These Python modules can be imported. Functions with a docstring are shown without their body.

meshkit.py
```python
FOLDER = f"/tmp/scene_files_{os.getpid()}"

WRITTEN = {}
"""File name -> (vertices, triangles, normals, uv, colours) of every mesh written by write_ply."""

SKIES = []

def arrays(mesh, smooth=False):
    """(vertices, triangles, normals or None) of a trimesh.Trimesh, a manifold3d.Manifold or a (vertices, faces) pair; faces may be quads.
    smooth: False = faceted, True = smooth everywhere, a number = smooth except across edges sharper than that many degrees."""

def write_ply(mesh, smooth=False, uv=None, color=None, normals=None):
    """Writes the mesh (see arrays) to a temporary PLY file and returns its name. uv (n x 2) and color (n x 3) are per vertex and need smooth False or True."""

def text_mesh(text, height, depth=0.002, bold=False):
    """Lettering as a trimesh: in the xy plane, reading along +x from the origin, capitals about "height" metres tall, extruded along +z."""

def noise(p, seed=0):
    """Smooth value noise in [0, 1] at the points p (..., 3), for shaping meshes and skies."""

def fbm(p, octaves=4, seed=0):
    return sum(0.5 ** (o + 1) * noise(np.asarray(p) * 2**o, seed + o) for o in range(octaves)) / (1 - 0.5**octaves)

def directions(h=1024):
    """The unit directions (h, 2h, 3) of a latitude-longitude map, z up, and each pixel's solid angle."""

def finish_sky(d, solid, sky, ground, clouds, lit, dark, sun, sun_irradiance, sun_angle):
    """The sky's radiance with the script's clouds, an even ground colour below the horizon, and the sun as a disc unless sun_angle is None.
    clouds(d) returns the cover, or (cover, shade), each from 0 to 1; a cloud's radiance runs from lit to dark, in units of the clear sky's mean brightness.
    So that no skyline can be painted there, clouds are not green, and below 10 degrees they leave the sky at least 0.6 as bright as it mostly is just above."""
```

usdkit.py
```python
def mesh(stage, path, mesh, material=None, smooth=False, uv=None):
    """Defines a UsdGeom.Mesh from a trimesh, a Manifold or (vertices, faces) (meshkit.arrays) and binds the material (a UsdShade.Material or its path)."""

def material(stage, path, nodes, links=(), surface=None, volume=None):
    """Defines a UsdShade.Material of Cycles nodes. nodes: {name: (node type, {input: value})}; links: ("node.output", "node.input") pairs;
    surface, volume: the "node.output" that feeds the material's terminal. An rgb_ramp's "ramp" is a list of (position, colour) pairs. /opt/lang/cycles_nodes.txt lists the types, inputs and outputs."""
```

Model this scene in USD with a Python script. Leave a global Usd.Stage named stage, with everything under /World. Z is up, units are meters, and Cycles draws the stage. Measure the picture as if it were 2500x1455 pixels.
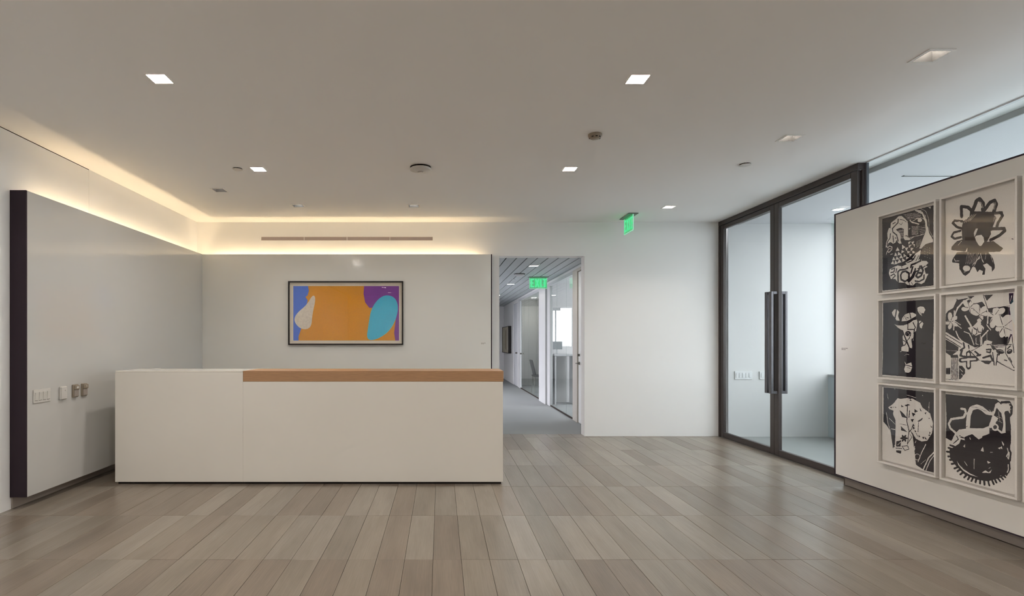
import math, random
import numpy as np, trimesh, shapely
from shapely.geometry import Polygon, LineString, MultiPolygon, box as sbox
from shapely.ops import unary_union
import usdkit, meshkit
from pxr import Usd, UsdGeom, UsdLux, UsdShade, Gf, Sdf

rnd = random.Random(7)
stage = Usd.Stage.CreateInMemory()
UsdGeom.SetStageUpAxis(stage, UsdGeom.Tokens.z)
UsdGeom.SetStageMetersPerUnit(stage, 1.0)
world = UsdGeom.Xform.Define(stage, '/World')
UsdGeom.Scope.Define(stage, '/World/Looks')

# ------------------------------------------------------------------ camera
EYE = 1.36
cam = UsdGeom.Camera.Define(stage, '/World/camera')
cam.AddTranslateOp().Set(Gf.Vec3d(0, 0, EYE))
cam.AddRotateXOp().Set(90)
cam.CreateHorizontalApertureAttr(36.0)
cam.CreateVerticalApertureAttr(36.0 * 1455 / 2500)
cam.CreateFocalLengthAttr(36.0 * 1330 / 2500)
cam.CreateHorizontalApertureOffsetAttr((1250 - 1076) * 36.0 / 2500)
cam.CreateVerticalApertureOffsetAttr((832 - 727.5) * 36.0 / 2500)
cam.CreateClippingRangeAttr(Gf.Vec2f(0.05, 5000))
cam.CreateExposureAttr(0.80)

# ------------------------------------------------------------------ sky (pale overcast) and the lamps' brightness
SKY_COLOR, SKY_STRENGTH = (0.95, 0.92, 1.0), 1.30
LAMP, LAMP_COLOR = 280.0, (1.0, 0.935, 0.87)          # square downlights
ART, ART_COLOR = 300.0, (1.0, 0.92, 0.82)            # adjustable art lights
COVE, COVE_COLOR = 28.0, (1.0, 0.74, 0.44)           # led strips on top of the panels
HALL, HALL_COLOR = 62.0, (1.0, 0.94, 0.87)           # slot downlights of the corridor
dome = UsdLux.DomeLight.Define(stage, '/World/sky')
dome.CreateColorAttr(Gf.Vec3f(*SKY_COLOR))
dome.CreateIntensityAttr(SKY_STRENGTH)


def lin(r, g, b):
    f = lambda c: c / 255 / 12.92 if c <= 10 else ((c / 255 + 0.055) / 1.055) ** 2.4
    return (f(r), f(g), f(b))


# ------------------------------------------------------------------ materials
def mat(name, color, rough=0.5, spec=0.5, metal=0.0, noise=0.0, scale=8.0, stretch=(1, 1, 1), bump=0.0, bscale=None, rand=0.0, coat=0.0):
    """Principled surface; noise: strength of a procedural variation of the tone; rand: tone change from object to object."""
    c = np.array(color)
    nodes = {"p": ("principled_bsdf", {"base_color": tuple(c), "roughness": rough, "specular_ior_level": spec, "metallic": metal, "coat_weight": coat, "coat_roughness": 0.05})}
    links = []
    if noise or bump:
        nodes["g"] = ("geometry", {})
        nodes["m"] = ("mapping", {"scale": stretch})
        nodes["n"] = ("noise_texture", {"scale": scale, "detail": 4.0, "roughness": 0.6})
        links += [("g.position", "m.vector"), ("m.vector", "n.vector")]
    if noise:
        nodes["r"] = ("rgb_ramp", {"ramp": [(0.25, tuple(c * (1 - noise))), (0.75, tuple(np.minimum(c * (1 + noise), 1)))]})
        links += [("n.fac", "r.fac")]
        last = "r.color"
        if rand:
            nodes["o"] = ("object_info", {})
            nodes["v"] = ("map_range", {"from_min": 0.0, "from_max": 1.0, "to_min": 1 - rand, "to_max": 1 + rand})
            nodes["h"] = ("hsv", {"hue": 0.5, "saturation": 1.0, "fac": 1.0})
            links += [("o.random", "v.value"), ("v.result", "h.value"), (last, "h.color")]
            last = "h.color"
        links += [(last, "p.base_color")]
    if bump:
        nodes["nb"] = ("noise_texture", {"scale": bscale or scale, "detail": 3.0})
        nodes["b"] = ("bump", {"strength": 0.5, "distance": bump})
        links += [("m.vector", "nb.vector"), ("nb.fac", "b.height"), ("b.normal", "p.normal")]
    return usdkit.material(stage, '/World/Looks/' + name, nodes, links, surface="p.BSDF")


def emit(name, color, strength):
    return usdkit.material(stage, '/World/Looks/' + name, {"e": ("emission", {"color": color, "strength": strength})}, [], surface="e.emission")


def pane(name, tint, ior=1.45, rough=0.0):
    """Clear sheet: mirror reflection by fresnel on the side that faces the ray, straight transmission otherwise."""
    return usdkit.material(stage, '/World/Looks/' + name, {
        "t": ("transparent_bsdf", {"color": tint}), "g": ("glossy_bsdf", {"color": (1, 1, 1), "roughness": rough}),
        "f": ("fresnel", {"IOR": ior}), "q": ("geometry", {}), "i": ("math", {"math_type": "subtract", "value1": 1.0}),
        "k": ("math", {"math_type": "multiply"}), "x": ("mix_closure", {})},
        [("q.backfacing", "i.value2"), ("f.fac", "k.value1"), ("i.value", "k.value2"), ("k.value", "x.fac"),
         ("t.BSDF", "x.closure1"), ("g.BSDF", "x.closure2")], surface="x.closure")


M = {}
M['wall'] = mat('wall_paint', (0.85, 0.845, 0.835), 0.65, 0.3, bump=0.0006, scale=60, bscale=220)
M['ceiling'] = mat('ceiling_paint', (0.90, 0.895, 0.885), 0.8, 0.2, bump=0.0005, scale=60, bscale=200)
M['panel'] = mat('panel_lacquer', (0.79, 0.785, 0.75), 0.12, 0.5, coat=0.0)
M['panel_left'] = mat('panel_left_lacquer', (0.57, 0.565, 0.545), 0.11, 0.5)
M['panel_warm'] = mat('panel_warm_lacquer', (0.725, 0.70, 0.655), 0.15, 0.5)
M['edge'] = mat('panel_edge_black', lin(44, 32, 42), 0.55, 0.3, noise=0.15, scale=300)
M['desk'] = mat('desk_lacquer', (0.84, 0.81, 0.745), 0.12, 0.55)
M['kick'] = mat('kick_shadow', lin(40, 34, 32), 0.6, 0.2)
M['oak'] = mat('oak_veneer', lin(180, 140, 104), 0.4, 0.4, noise=0.22, scale=9, stretch=(1.2, 22, 60))
M['oak_end'] = mat('oak_end', lin(186, 146, 110), 0.45, 0.4, noise=0.2, scale=9, stretch=(22, 1.2, 60))
M['frame'] = mat('dark_bronze_metal', lin(62, 53, 52), 0.42, 0.5, noise=0.10, scale=120)
M['pull'] = mat('blackened_steel', lin(92, 90, 94), 0.32, 0.6, metal=0.6, noise=0.12, scale=40, stretch=(6, 6, 1))
M['plastic'] = mat('white_plastic', (0.62, 0.60, 0.565), 0.35, 0.5)
M['plastic_cool'] = mat('cool_white_plastic', (0.58, 0.59, 0.60), 0.35, 0.5)
M['taupe'] = mat('taupe_plastic', lin(150, 138, 122), 0.4, 0.5)
M['gap'] = mat('dark_gap', lin(58, 52, 48), 0.8, 0.1)
M['baseboard'] = mat('baseboard_grey', lin(158, 148, 140), 0.5, 0.4)
M['trimwhite'] = mat('white_trim', (0.82, 0.80, 0.77), 0.4, 0.4)
M['reflector'] = mat('lamp_reflector', (0.80, 0.78, 0.74), 0.35, 0.5)
M['baffle'] = mat('lamp_baffle', (0.14, 0.135, 0.13), 0.45, 0.4)
M['baffle_mid'] = mat('lamp_baffle_mid', (0.022, 0.021, 0.020), 0.5, 0.2)
M['baffle_dark'] = mat('lamp_baffle_dark', (0.006, 0.006, 0.006), 0.6, 0.2)
M['lens'] = emit('downlight_lens', LAMP_COLOR, LAMP)
M['artlamp'] = emit('art_lamp', ART_COLOR, ART)
M['artlamp_wall'] = emit('art_lamp_wall', ART_COLOR, ART * 1.9)
M['artlamp_dim'] = emit('art_lamp_dimmed', ART_COLOR, ART * 0.045)
M['cove'] = emit('led_strip_glow', COVE_COLOR, COVE)
M['halllens'] = emit('corridor_lamp', HALL_COLOR, HALL)
M['exit'] = emit('exit_letter_glow', (0.13, 0.92, 0.40), 0.50)
M['exit_edge'] = emit('exit_edge_glow', (0.42, 1.0, 0.66), 0.42)
M['exit_pane'] = usdkit.material(stage, '/World/Looks/exit_acrylic', {
    "t": ("transparent_bsdf", {"color": (0.62, 0.78, 0.66)}), "e": ("emission", {"color": (0.10, 0.85, 0.30), "strength": 0.10}),
    "a": ("add_closure", {})}, [("t.BSDF", "a.closure1"), ("e.emission", "a.closure2")], surface="a.closure")
M['glass'] = pane('door_glass', (0.93, 0.96, 0.95))
M['art_glass'] = pane('picture_glass', (0.97, 0.97, 0.97), 1.75)
M['art_frame'] = mat('picture_frame_white', (0.73, 0.69, 0.645), 0.45, 0.4, noise=0.05, scale=60, stretch=(1, 1, 8))
M['paper'] = mat('print_paper', (0.88, 0.84, 0.79), 0.9, 0.1, noise=0.03, scale=120)
M['mount'] = mat('mount_board', (0.80, 0.76, 0.71), 0.9, 0.1)
M['ink'] = mat('black_ink', lin(40, 34, 40), 0.7, 0.2, noise=0.25, scale=160)
M['black_frame'] = mat('black_frame', lin(24, 18, 16), 0.4, 0.4)
M['metal'] = mat('brushed_metal', lin(120, 116, 108), 0.35, 0.5, metal=0.7)
M['carpet'] = mat('carpet', lin(150, 153, 153), 0.95, 0.1, noise=0.30, scale=240, bump=0.004, bscale=260)
M['slat'] = mat('ceiling_slat', lin(182, 188, 190), 0.5, 0.3)
M['plenum'] = mat('ceiling_plenum', lin(26, 30, 34), 0.9, 0.1)
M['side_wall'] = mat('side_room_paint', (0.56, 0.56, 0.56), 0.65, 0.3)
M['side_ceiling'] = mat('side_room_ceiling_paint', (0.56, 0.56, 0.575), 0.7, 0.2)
M['hall_wall'] = mat('corridor_paint', (0.80, 0.80, 0.79), 0.6, 0.3)
M['alu'] = mat('pale_aluminium', lin(205, 207, 208), 0.35, 0.5)
M['sill'] = mat('grey_stone_sill', lin(150, 156, 158), 0.5, 0.3)
M['bluegrey'] = mat('bluegrey_paint', lin(176, 188, 196), 0.6, 0.3)
M['charcoal'] = mat('charcoal_fabric', lin(60, 60, 62), 0.9, 0.2, noise=0.2, scale=200)
M['haze'] = mat('hazy_concrete', (0.62, 0.64, 0.67), 0.9, 0.1)
M['city'] = mat('hazy_city_ground', (0.36, 0.37, 0.38), 0.9, 0.1, noise=0.12, scale=0.05)
M['print_grey'] = mat('caption_grey', lin(140, 134, 124), 0.8, 0.2)

# lobby planks: brushed greige oak, tone changing from plank to plank, grain along y
def plank_material(name, base):
    c = np.array(base)
    return usdkit.material(stage, '/World/Looks/' + name, {
        "g": ("geometry", {}), "o": ("object_info", {}),
        "k": ("math", {"math_type": "multiply", "value2": 37.0}),
        "kv": ("combine_xyz", {}),
        "ad": ("vector_math", {"math_type": "add"}),
        "m": ("mapping", {"scale": (60.0, 1.6, 1.0)}),
        "n": ("noise_texture", {"scale": 2.2, "detail": 5.0, "roughness": 0.62}),
        "m2": ("mapping", {"scale": (7.0, 1.1, 1.0)}),
        "n2": ("noise_texture", {"scale": 1.3, "detail": 3.0, "roughness": 0.5}),
        "r": ("rgb_ramp", {"ramp": [(0.30, tuple(c * 0.88)), (0.70, tuple(c * 1.10))]}),
        "r2": ("rgb_ramp", {"ramp": [(0.30, (0.86, 0.85, 0.84)), (0.65, (1.08, 1.08, 1.08))]}),
        "x": ("mix", {"mix_type": "multiply", "fac": 1.0}),
        "v": ("map_range", {"from_min": 0.0, "from_max": 1.0, "to_min": 0.90, "to_max": 1.12}),
        "h": ("hsv", {"hue": 0.5, "saturation": 1.0, "fac": 1.0}),
        "b": ("bump", {"strength": 0.35, "distance": 0.0015}),
        "p": ("principled_bsdf", {"roughness": 0.29, "specular_ior_level": 0.7})},
        [("o.random", "k.value1"), ("k.value", "kv.x"), ("k.value", "kv.y"), ("g.position", "ad.vector1"), ("kv.vector", "ad.vector2"),
         ("ad.vector", "m.vector"), ("m.vector", "n.vector"), ("ad.vector", "m2.vector"), ("m2.vector", "n2.vector"),
         ("n.fac", "r.fac"), ("n2.fac", "r2.fac"), ("r.color", "x.color1"), ("r2.color", "x.color2"),
         ("o.random", "v.value"), ("v.result", "h.value"), ("x.color", "h.color"), ("h.color", "p.base_color"),
         ("n.fac", "b.height"), ("b.normal", "p.normal")], surface="p.BSDF")

PLANKS = [plank_material('plank_oak', lin(130, 120, 108)), plank_material('plank_oak_pale', lin(137, 128, 117)), plank_material('plank_oak_brown', lin(125, 113, 101))]

# ------------------------------------------------------------------ helpers
used = {}


def numbered(path):
    n = used.get(path, -1) + 1
    used[path] = n
    return path if n == 0 else f"{path}_{n:03d}"


class MB:
    """Collects shapes that together make ONE mesh."""
    def __init__(s):
        s.parts = []

    def box(s, x0, x1, y0, y1, z0, z1):
        b = trimesh.creation.box([abs(x1 - x0), abs(y1 - y0), abs(z1 - z0)])
        b.apply_translation([(x0 + x1) / 2, (y0 + y1) / 2, (z0 + z1) / 2])
        s.parts.append(b)
        return s

    def rbox(s, x0, x1, y0, y1, z0, z1, r=0.003):
        """Box with chamfered edges (hull of three inset boxes)."""
        lo, hi = np.minimum([x0, y0, z0], [x1, y1, z1]), np.maximum([x0, y0, z0], [x1, y1, z1])
        r = min(r, *((hi - lo) / 2.5))
        pts = []
        for k in range(3):
            e = np.full(3, r); e[k] = 0
            a, b = lo + e, hi - e
            pts += [(x, y, z) for x in (a[0], b[0]) for y in (a[1], b[1]) for z in (a[2], b[2])]
        s.parts.append(trimesh.convex.convex_hull(np.array(pts)))
        return s

    def cyl(s, a, b, r, n=20):
        s.parts.append(trimesh.creation.cylinder(r, segment=[a, b], sections=n))
        return s

    def lathe(s, prof, at, n=32, flip=False):
        """profile of (radius, height below the ceiling)"""
        m = trimesh.creation.revolve(np.array([(r, -h if flip else h) for r, h in prof]), sections=n)
        m.fix_normals()
        m.apply_translation(at)
        s.parts.append(m)
        return s

    def extrude(s, poly, h, z=0.0):
        for g in getattr(poly, 'geoms', [poly]):
            if g.geom_type == 'Polygon' and g.area > 1e-9:
                m = trimesh.creation.extrude_polygon(g, h, engine='earcut')
                m.apply_translation([0, 0, z])
                s.parts.append(m)
        return s

    def add(s, m):
        s.parts.append(m)
        return s

    def mesh(s):
        return trimesh.util.concatenate(s.parts)

    def turn(s, T):
        for p in s.parts:
            p.apply_transform(T)
        return s


def path_of(parent):
    return '/World' if parent is None else str(parent.GetPath())


def tag(o, label=None, cat=None, group=None, kind=None):
    for k, v in (('label', label), ('category', cat), ('group', group), ('kind', kind)):
        if v:
            o.SetCustomDataByKey(k, v)
    return o


def thing(name, label, cat, loc=(0, 0, 0), rotz=0, group=None, kind=None):
    x = UsdGeom.Xform.Define(stage, numbered('/World/' + name))
    x.AddTranslateOp().Set(Gf.Vec3d(*map(float, loc)))
    if rotz:
        x.AddRotateZOp().Set(float(rotz))
    return tag(x.GetPrim(), label, cat, group, kind)


def obj(name, mb, m, parent=None, label=None, smooth=False):
    mesh = mb.mesh() if isinstance(mb, MB) else mb
    p = usdkit.mesh(stage, numbered(path_of(parent) + '/' + name), mesh, m, smooth=smooth).GetPrim()
    if label:
        tag(p, label)
    return p


def struct(name, mb, m, label, cat, smooth=False):
    return tag(obj(name, mb, m, smooth=smooth), label, cat, kind='structure')


def dup(root, loc, label=None, group=None, rotz=0):
    was = root.GetCustomData()
    name = str(root.GetName()).rstrip('0123456789').rstrip('_') if str(root.GetName())[-3:].isdigit() else str(root.GetName())
    r = thing(name, label or was['label'], was['category'], loc, rotz, group or was.get('group'))
    r.GetReferences().AddInternalReference(root.GetPath())
    r.SetInstanceable(True)
    return r


# ------------------------------------------------------------------ the room's measures (metres)
H = 3.05
XL, XR = -3.471, 3.985          # left wall, line of the glass doors
YB, YF = 7.763, -5.2            # back wall, wall behind the camera
HX0, HX1, HZ = 0.835, 2.049, 2.568   # opening to the corridor
YH = 7.95                       # corridor side of the back wall
HXR, HZC, YE = 2.27, 2.60, 19.6      # corridor: right wall, slat ceiling, end wall
XW = 5.60                       # window wall of the side room
YS = 7.72                       # back wall of the side room
PRINTS = [
[(1,0,[-246,305,228,299,228,-304,-244,-299]),(0,0,[-81,289,-57,284,-29,259,1,227,6,175,5,103,25,84,57,98,57,92,13,75,-23,83,-38,101,-33,172,-60,188,-91,189,-110,185,-94,169,-69,143,-63,111,-66,90,-55,62,-78,64,-91,79,-102,102,-116,79,-138,75,-164,93,-185,86,-194,55,-213,58,-206,100,-192,124,-196,173,-180,213,-164,207,-159,251,-116,268]),(1,9,[-88,265,-90,236,-144,200,-141,173,-103,139,-88,87]),(1,8,[-164,162,-169,125,-196,98,-196,66]),(1,8,[-138,138,-134,87]),(1,7,[-141,237,-116,244]),(1,4,[-81,229,-57,213,-48,227]),(1,4,[-72,258,-35,245,-11,224]),(1,8,[-116,118,-110,114]),(1,6,[-23,116,-5,115,-2,104]),(0,7,[-193,50,-173,62,-148,50,-151,27,-180,10,-193,23,-180,42]),(0,6,[-206,-2,-199,19]),(0,5,[-164,-9,-141,-7]),(0,8,[-170,40,-164,37]),(0,3,[-90,176,-38,168]),(0,3,[-90,167,-38,159]),(0,3,[-90,157,-38,150]),(0,3,[-90,148,-38,140]),(0,3,[-90,138,-38,131]),(0,3,[-90,129,-38,122]),(0,3,[-90,119,-38,112]),(0,3,[-90,110,-38,103]),(0,3,[39,180,71,168,97,173]),(0,3,[39,170,71,158,97,163]),(0,3,[39,160,71,148,97,153]),(0,3,[39,150,71,138,97,143]),(0,3,[39,140,71,128,97,133]),(0,3,[39,129,71,118,97,123]),(0,3,[39,119,71,108,97,113]),(0,5,[36,214,83,229,129,226,150,209]),(0,0,[130,211,130,205,125,200,118,198,109,198,100,201,94,206,90,212,91,218,95,223,103,225,112,225,120,222,127,217]),(0,8,[22,232,41,210,71,199,103,183]),(0,0,[71,302,123,285,162,236,179,158,191,97,223,42,222,23,162,19,123,-9,106,-6,134,58,162,117,157,188,129,254,66,296]),(1,4,[140,266,173,199,179,149]),(1,3,[123,280,151,263,173,228]),(0,3,[117,301,162,270,184,216,195,111,222,62]),(0,0,[184,297,201,276,206,294]),(0,4,[-17,92,57,95,145,96]),(0,2,[-35,289,123,267]),(0,2,[-28,280,123,259]),(0,2,[-21,271,123,251]),(0,2,[-14,262,123,243]),(0,2,[-6,254,123,235]),(0,2,[1,245,123,227]),(0,2,[13,168,25,166]),(0,2,[13,166,25,166]),(0,2,[13,165,25,166]),(0,2,[13,163,25,166]),(0,2,[13,162,25,166]),(0,2,[13,160,25,166]),(0,2,[13,159,25,166]),(0,2,[77,49,123,61]),(0,2,[77,38,123,52]),(0,2,[77,27,123,43]),(0,2,[77,16,123,34]),(0,2,[77,5,123,25]),(0,2,[94,166,159,158]),(0,2,[99,153,159,147]),(0,2,[104,139,159,136]),(0,2,[108,126,159,125]),(0,2,[113,112,159,114]),(0,2,[117,99,159,103]),(0,0,[-94,41,-74,7,-113,11]),(0,0,[-51,51,-19,27,-51,14]),(0,0,[7,62,32,65,10,40]),(0,0,[35,57,62,61,48,33]),(0,0,[-23,20,8,21,-11,-6]),(0,0,[10,36,41,38,13,14]),(0,0,[51,36,68,35,63,10]),(0,0,[-57,8,-28,-5,-57,-19]),(0,0,[-88,0,-52,-27,-94,-29]),(0,0,[-116,2,-96,-28,-127,-29]),(0,0,[28,14,56,7,31,-15]),(0,0,[-5,-3,26,-19,1,-28]),(0,0,[-38,-21,-7,-45,-38,-53]),(0,0,[-60,-28,-40,-55,-81,-54]),(0,0,[-103,-31,-80,-62,-113,-60]),(0,0,[-132,-32,-115,-62,-148,-60]),(0,0,[45,-11,70,-26,45,-35]),(0,0,[16,-29,43,-42,19,-59]),(0,0,[-14,-48,14,-61,-14,-74]),(0,0,[-51,-55,-19,-79,-48,-88]),(0,0,[-78,-59,-56,-89,-100,-91]),(0,0,[-116,-62,-93,-94,-125,-97]),(0,0,[-138,-63,-127,-96,-160,-87]),(0,0,[-122,-115,-91,-109,-48,-121,-5,-111,-20,-98,36,-76,71,-41,117,-18,123,-39,94,-95,123,-79,129,-105,168,-110,184,-128,162,-144,179,-156,151,-167,162,-208,185,-211,168,-239,151,-271,123,-283,83,-264,48,-286,1,-276,-23,-258,-91,-246,-116,-216,-160,-211,-180,-166,-173,-130]),(1,13,[-88,-247,-91,-161,-72,-148,-23,-150,1,-142]),(1,15,[-48,-167,-65,-191,-59,-228,-23,-247,13,-231,13,-185,-17,-166,-48,-167]),(1,14,[123,-39,117,-103,71,-116,36,-122,31,-141]),(1,12,[48,-138,31,-187]),(1,12,[71,-157,66,-181,100,-176,112,-142]),(1,15,[123,-144,140,-181,123,-218,94,-230,77,-213,94,-190,123,-198]),(1,12,[71,-253,106,-261,145,-246,148,-216]),(1,9,[-154,-132,-122,-126,-129,-157,-160,-158]),(1,9,[-160,-185,-129,-173,-116,-190,-141,-208]),(1,25,[13,-246,48,-215,63,-186]),(1,8,[71,-56,48,-88,-5,-100]),(1,5,[100,-60,77,-97]),(1,13,[25,-74,54,-79]),(1,8,[157,-148,129,-159,94,-160]),(1,8,[-103,-134,-110,-164]),(1,5,[-57,-114,-51,-135]),(1,4,[13,-261,25,-283]),(1,4,[36,-259,48,-280]),(1,5,[71,-268,100,-278]),(0,5,[-35,-189,-17,-186,-29,-211,-8,-198]),(0,5,[100,-243,123,-238,129,-224]),(0,4,[94,-210,106,-216]),(0,2,[151,6,157,-1]),(0,2,[171,-24,177,-31]),(0,2,[192,-53,197,-60]),(0,2,[152,-73,157,-80]),(0,2,[172,-4,178,-11]),(0,2,[192,-33,198,-40]),(0,2,[152,-53,158,-60]),(0,2,[173,-82,178,-89]),(0,2,[193,-13,198,-20]),(0,2,[153,-33,158,-39]),(0,2,[173,-62,179,-69]),(0,2,[193,-91,199,-98]),(0,2,[153,-12,159,-19]),(0,2,[174,-42,179,-49])],
[(1,21,[-123,162,-127,236,-78,218,-49,187]),(1,26,[-41,190,-15,249,4,255,29,219,29,173]),(1,24,[40,171,76,213,105,218,117,189,102,145]),(1,19,[97,136,151,126,157,104,128,63,118,29]),(1,21,[87,33,166,19,172,2,138,-22,81,-41]),(1,0,[-61,187,97,144,118,97,92,39,84,-1,55,-49,97,-51,162,-110,143,-130,12,-113,-83,-95,-202,-61,-199,-37,-159,-5,-118,-1,-124,79,-112,126,-66,149]),(1,16,[-118,128,-177,146,-191,132,-159,97,-118,77]),(1,16,[-133,64,-183,62,-200,37,-177,16,-130,18]),(1,0,[-159,-85,-195,-135,-195,-152,-142,-166,-140,-205,-112,-249,-95,-262,-66,-242,-46,-206,-27,-209,-10,-245,6,-231,29,-243,23,-267,40,-269,45,-229,29,-200,55,-193,87,-225,89,-257,108,-234,108,-211,93,-162,63,-117]),(0,0,[-61,-213,-63,-221,-71,-228,-81,-230,-93,-229,-104,-223,-112,-215,-115,-205,-112,-197,-104,-190,-93,-188,-81,-189,-71,-195,-63,-203]),(0,0,[-28,-1,-10,11,12,14,33,-13,37,-46,17,-70,1,-66,-16,-36]),(0,0,[-21,57,-6,55,-18,24,-31,2,-35,27]),(0,0,[-10,219,1,186,-24,188]),(0,0,[81,175,82,157,63,165]),(0,0,[-109,209,-88,177,-109,145]),(0,0,[81,23,98,6,84,-15]),(0,0,[-82,-66,-82,-92,-98,-93]),(0,0,[-180,50,-142,57,-144,35,-174,27]),(0,0,[-171,134,-136,132,-124,107,-153,107]),(0,2,[-80,-102,-94,-178]),(0,2,[-69,-104,-84,-179]),(0,2,[-58,-106,-75,-180]),(0,2,[-46,-108,-66,-182]),(0,2,[-35,-109,-57,-183]),(0,2,[-24,-111,-48,-184]),(0,2,[-13,-113,-39,-185]),(0,2,[-2,-115,-30,-187]),(0,2,[-109,-237,-101,-218]),(0,2,[-106,-236,-95,-219]),(0,2,[-102,-235,-89,-220]),(0,2,[-99,-235,-83,-221]),(0,2,[-95,-234,-78,-221]),(0,3,[-106,114,-63,160]),(0,3,[-91,116,-49,159]),(0,3,[-76,119,-34,157]),(0,3,[-62,121,-20,156]),(0,2,[-46,-195,6,-138]),(0,2,[-39,-188,7,-141]),(0,2,[-31,-180,8,-144]),(0,2,[-23,-172,10,-148]),(0,2,[-15,-165,11,-151]),(0,5,[12,-122,23,-167,33,-185]),(0,3,[50,-123,44,-165]),(0,4,[105,-48,146,-89]),(0,4,[-150,-34,-124,-11]),(0,4,[-180,-126,-171,-147,-142,-148]),(0,2,[81,-149,97,-199]),(0,4,[-38,-207,4,-137]),(0,2,[-2,241,12,191]),(0,2,[4,237,17,190]),(0,2,[9,234,22,189]),(0,2,[14,231,26,188]),(0,2,[20,228,31,186]),(0,2,[97,207,101,159]),(0,2,[104,205,106,158]),(0,2,[112,204,110,157]),(0,2,[107,136,101,80]),(0,2,[117,134,109,85]),(0,2,[126,132,118,91]),(0,2,[135,130,126,96]),(1,9,[-18,13,12,10]),(1,5,[218,-59,225,-62])],
[(1,0,[-239,303,231,298,231,121,224,-9,222,-121,220,-302,-247,-299,-241,-158,-243,-29,-238,127]),(0,0,[-124,242,-94,235,-79,217,-89,187,-74,146,-106,150,-118,173,-142,194,-151,219]),(1,11,[-104,234,-118,172]),(0,0,[112,251,144,245,159,223,144,194,124,201,132,174,112,188,91,217,89,242]),(1,3,[106,212,131,179]),(0,0,[-56,140,-49,170,-23,194,12,205,46,207,77,192,79,179,34,157,0,144]),(1,7,[20,202,31,161]),(1,3,[-30,184,-10,148]),(1,2,[-17,186,-2,149]),(1,3,[-40,170,-35,165]),(1,4,[-6,169,17,165]),(0,0,[-127,122,-94,110,-40,108,6,119,57,147,84,150,91,131,79,63,58,50,52,6,34,-13,44,-57,41,-73,12,-67,9,-102,-35,-98,-58,-96,-58,-68,-40,-53,-46,21,-33,46,-40,66,-88,88]),(1,7,[3,117,2,75,62,73,72,88,51,128]),(1,0,[33,42,30,33,22,26,11,22,-2,22,-13,26,-21,33,-24,42,-21,51,-13,58,-2,62,11,62,22,58,30,51]),(0,5,[12,26,26,40]),(0,3,[0,50,12,45]),(1,6,[29,31,12,-1]),(1,11,[-37,41,18,-73]),(1,8,[-10,-28,-23,-48,-52,-56]),(1,5,[12,1,-17,-28]),(1,6,[-42,-11,-10,-23]),(1,9,[63,69,57,45]),(1,5,[34,-4,57,6]),(0,0,[-29,-174,-11,-201,34,-184,44,-218,29,-257,6,-269,-23,-265,-32,-241,-19,-211]),(1,6,[-20,-207,41,-218]),(1,3,[-6,-225,23,-233]),(0,0,[101,140,123,139,143,120,126,79,112,87,106,116]),(1,7,[106,114,136,139]),(0,3,[-29,-133,-6,-119,13,-125]),(0,4,[51,-13,52,1]),(0,4,[-67,-103,-58,-100])],
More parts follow.
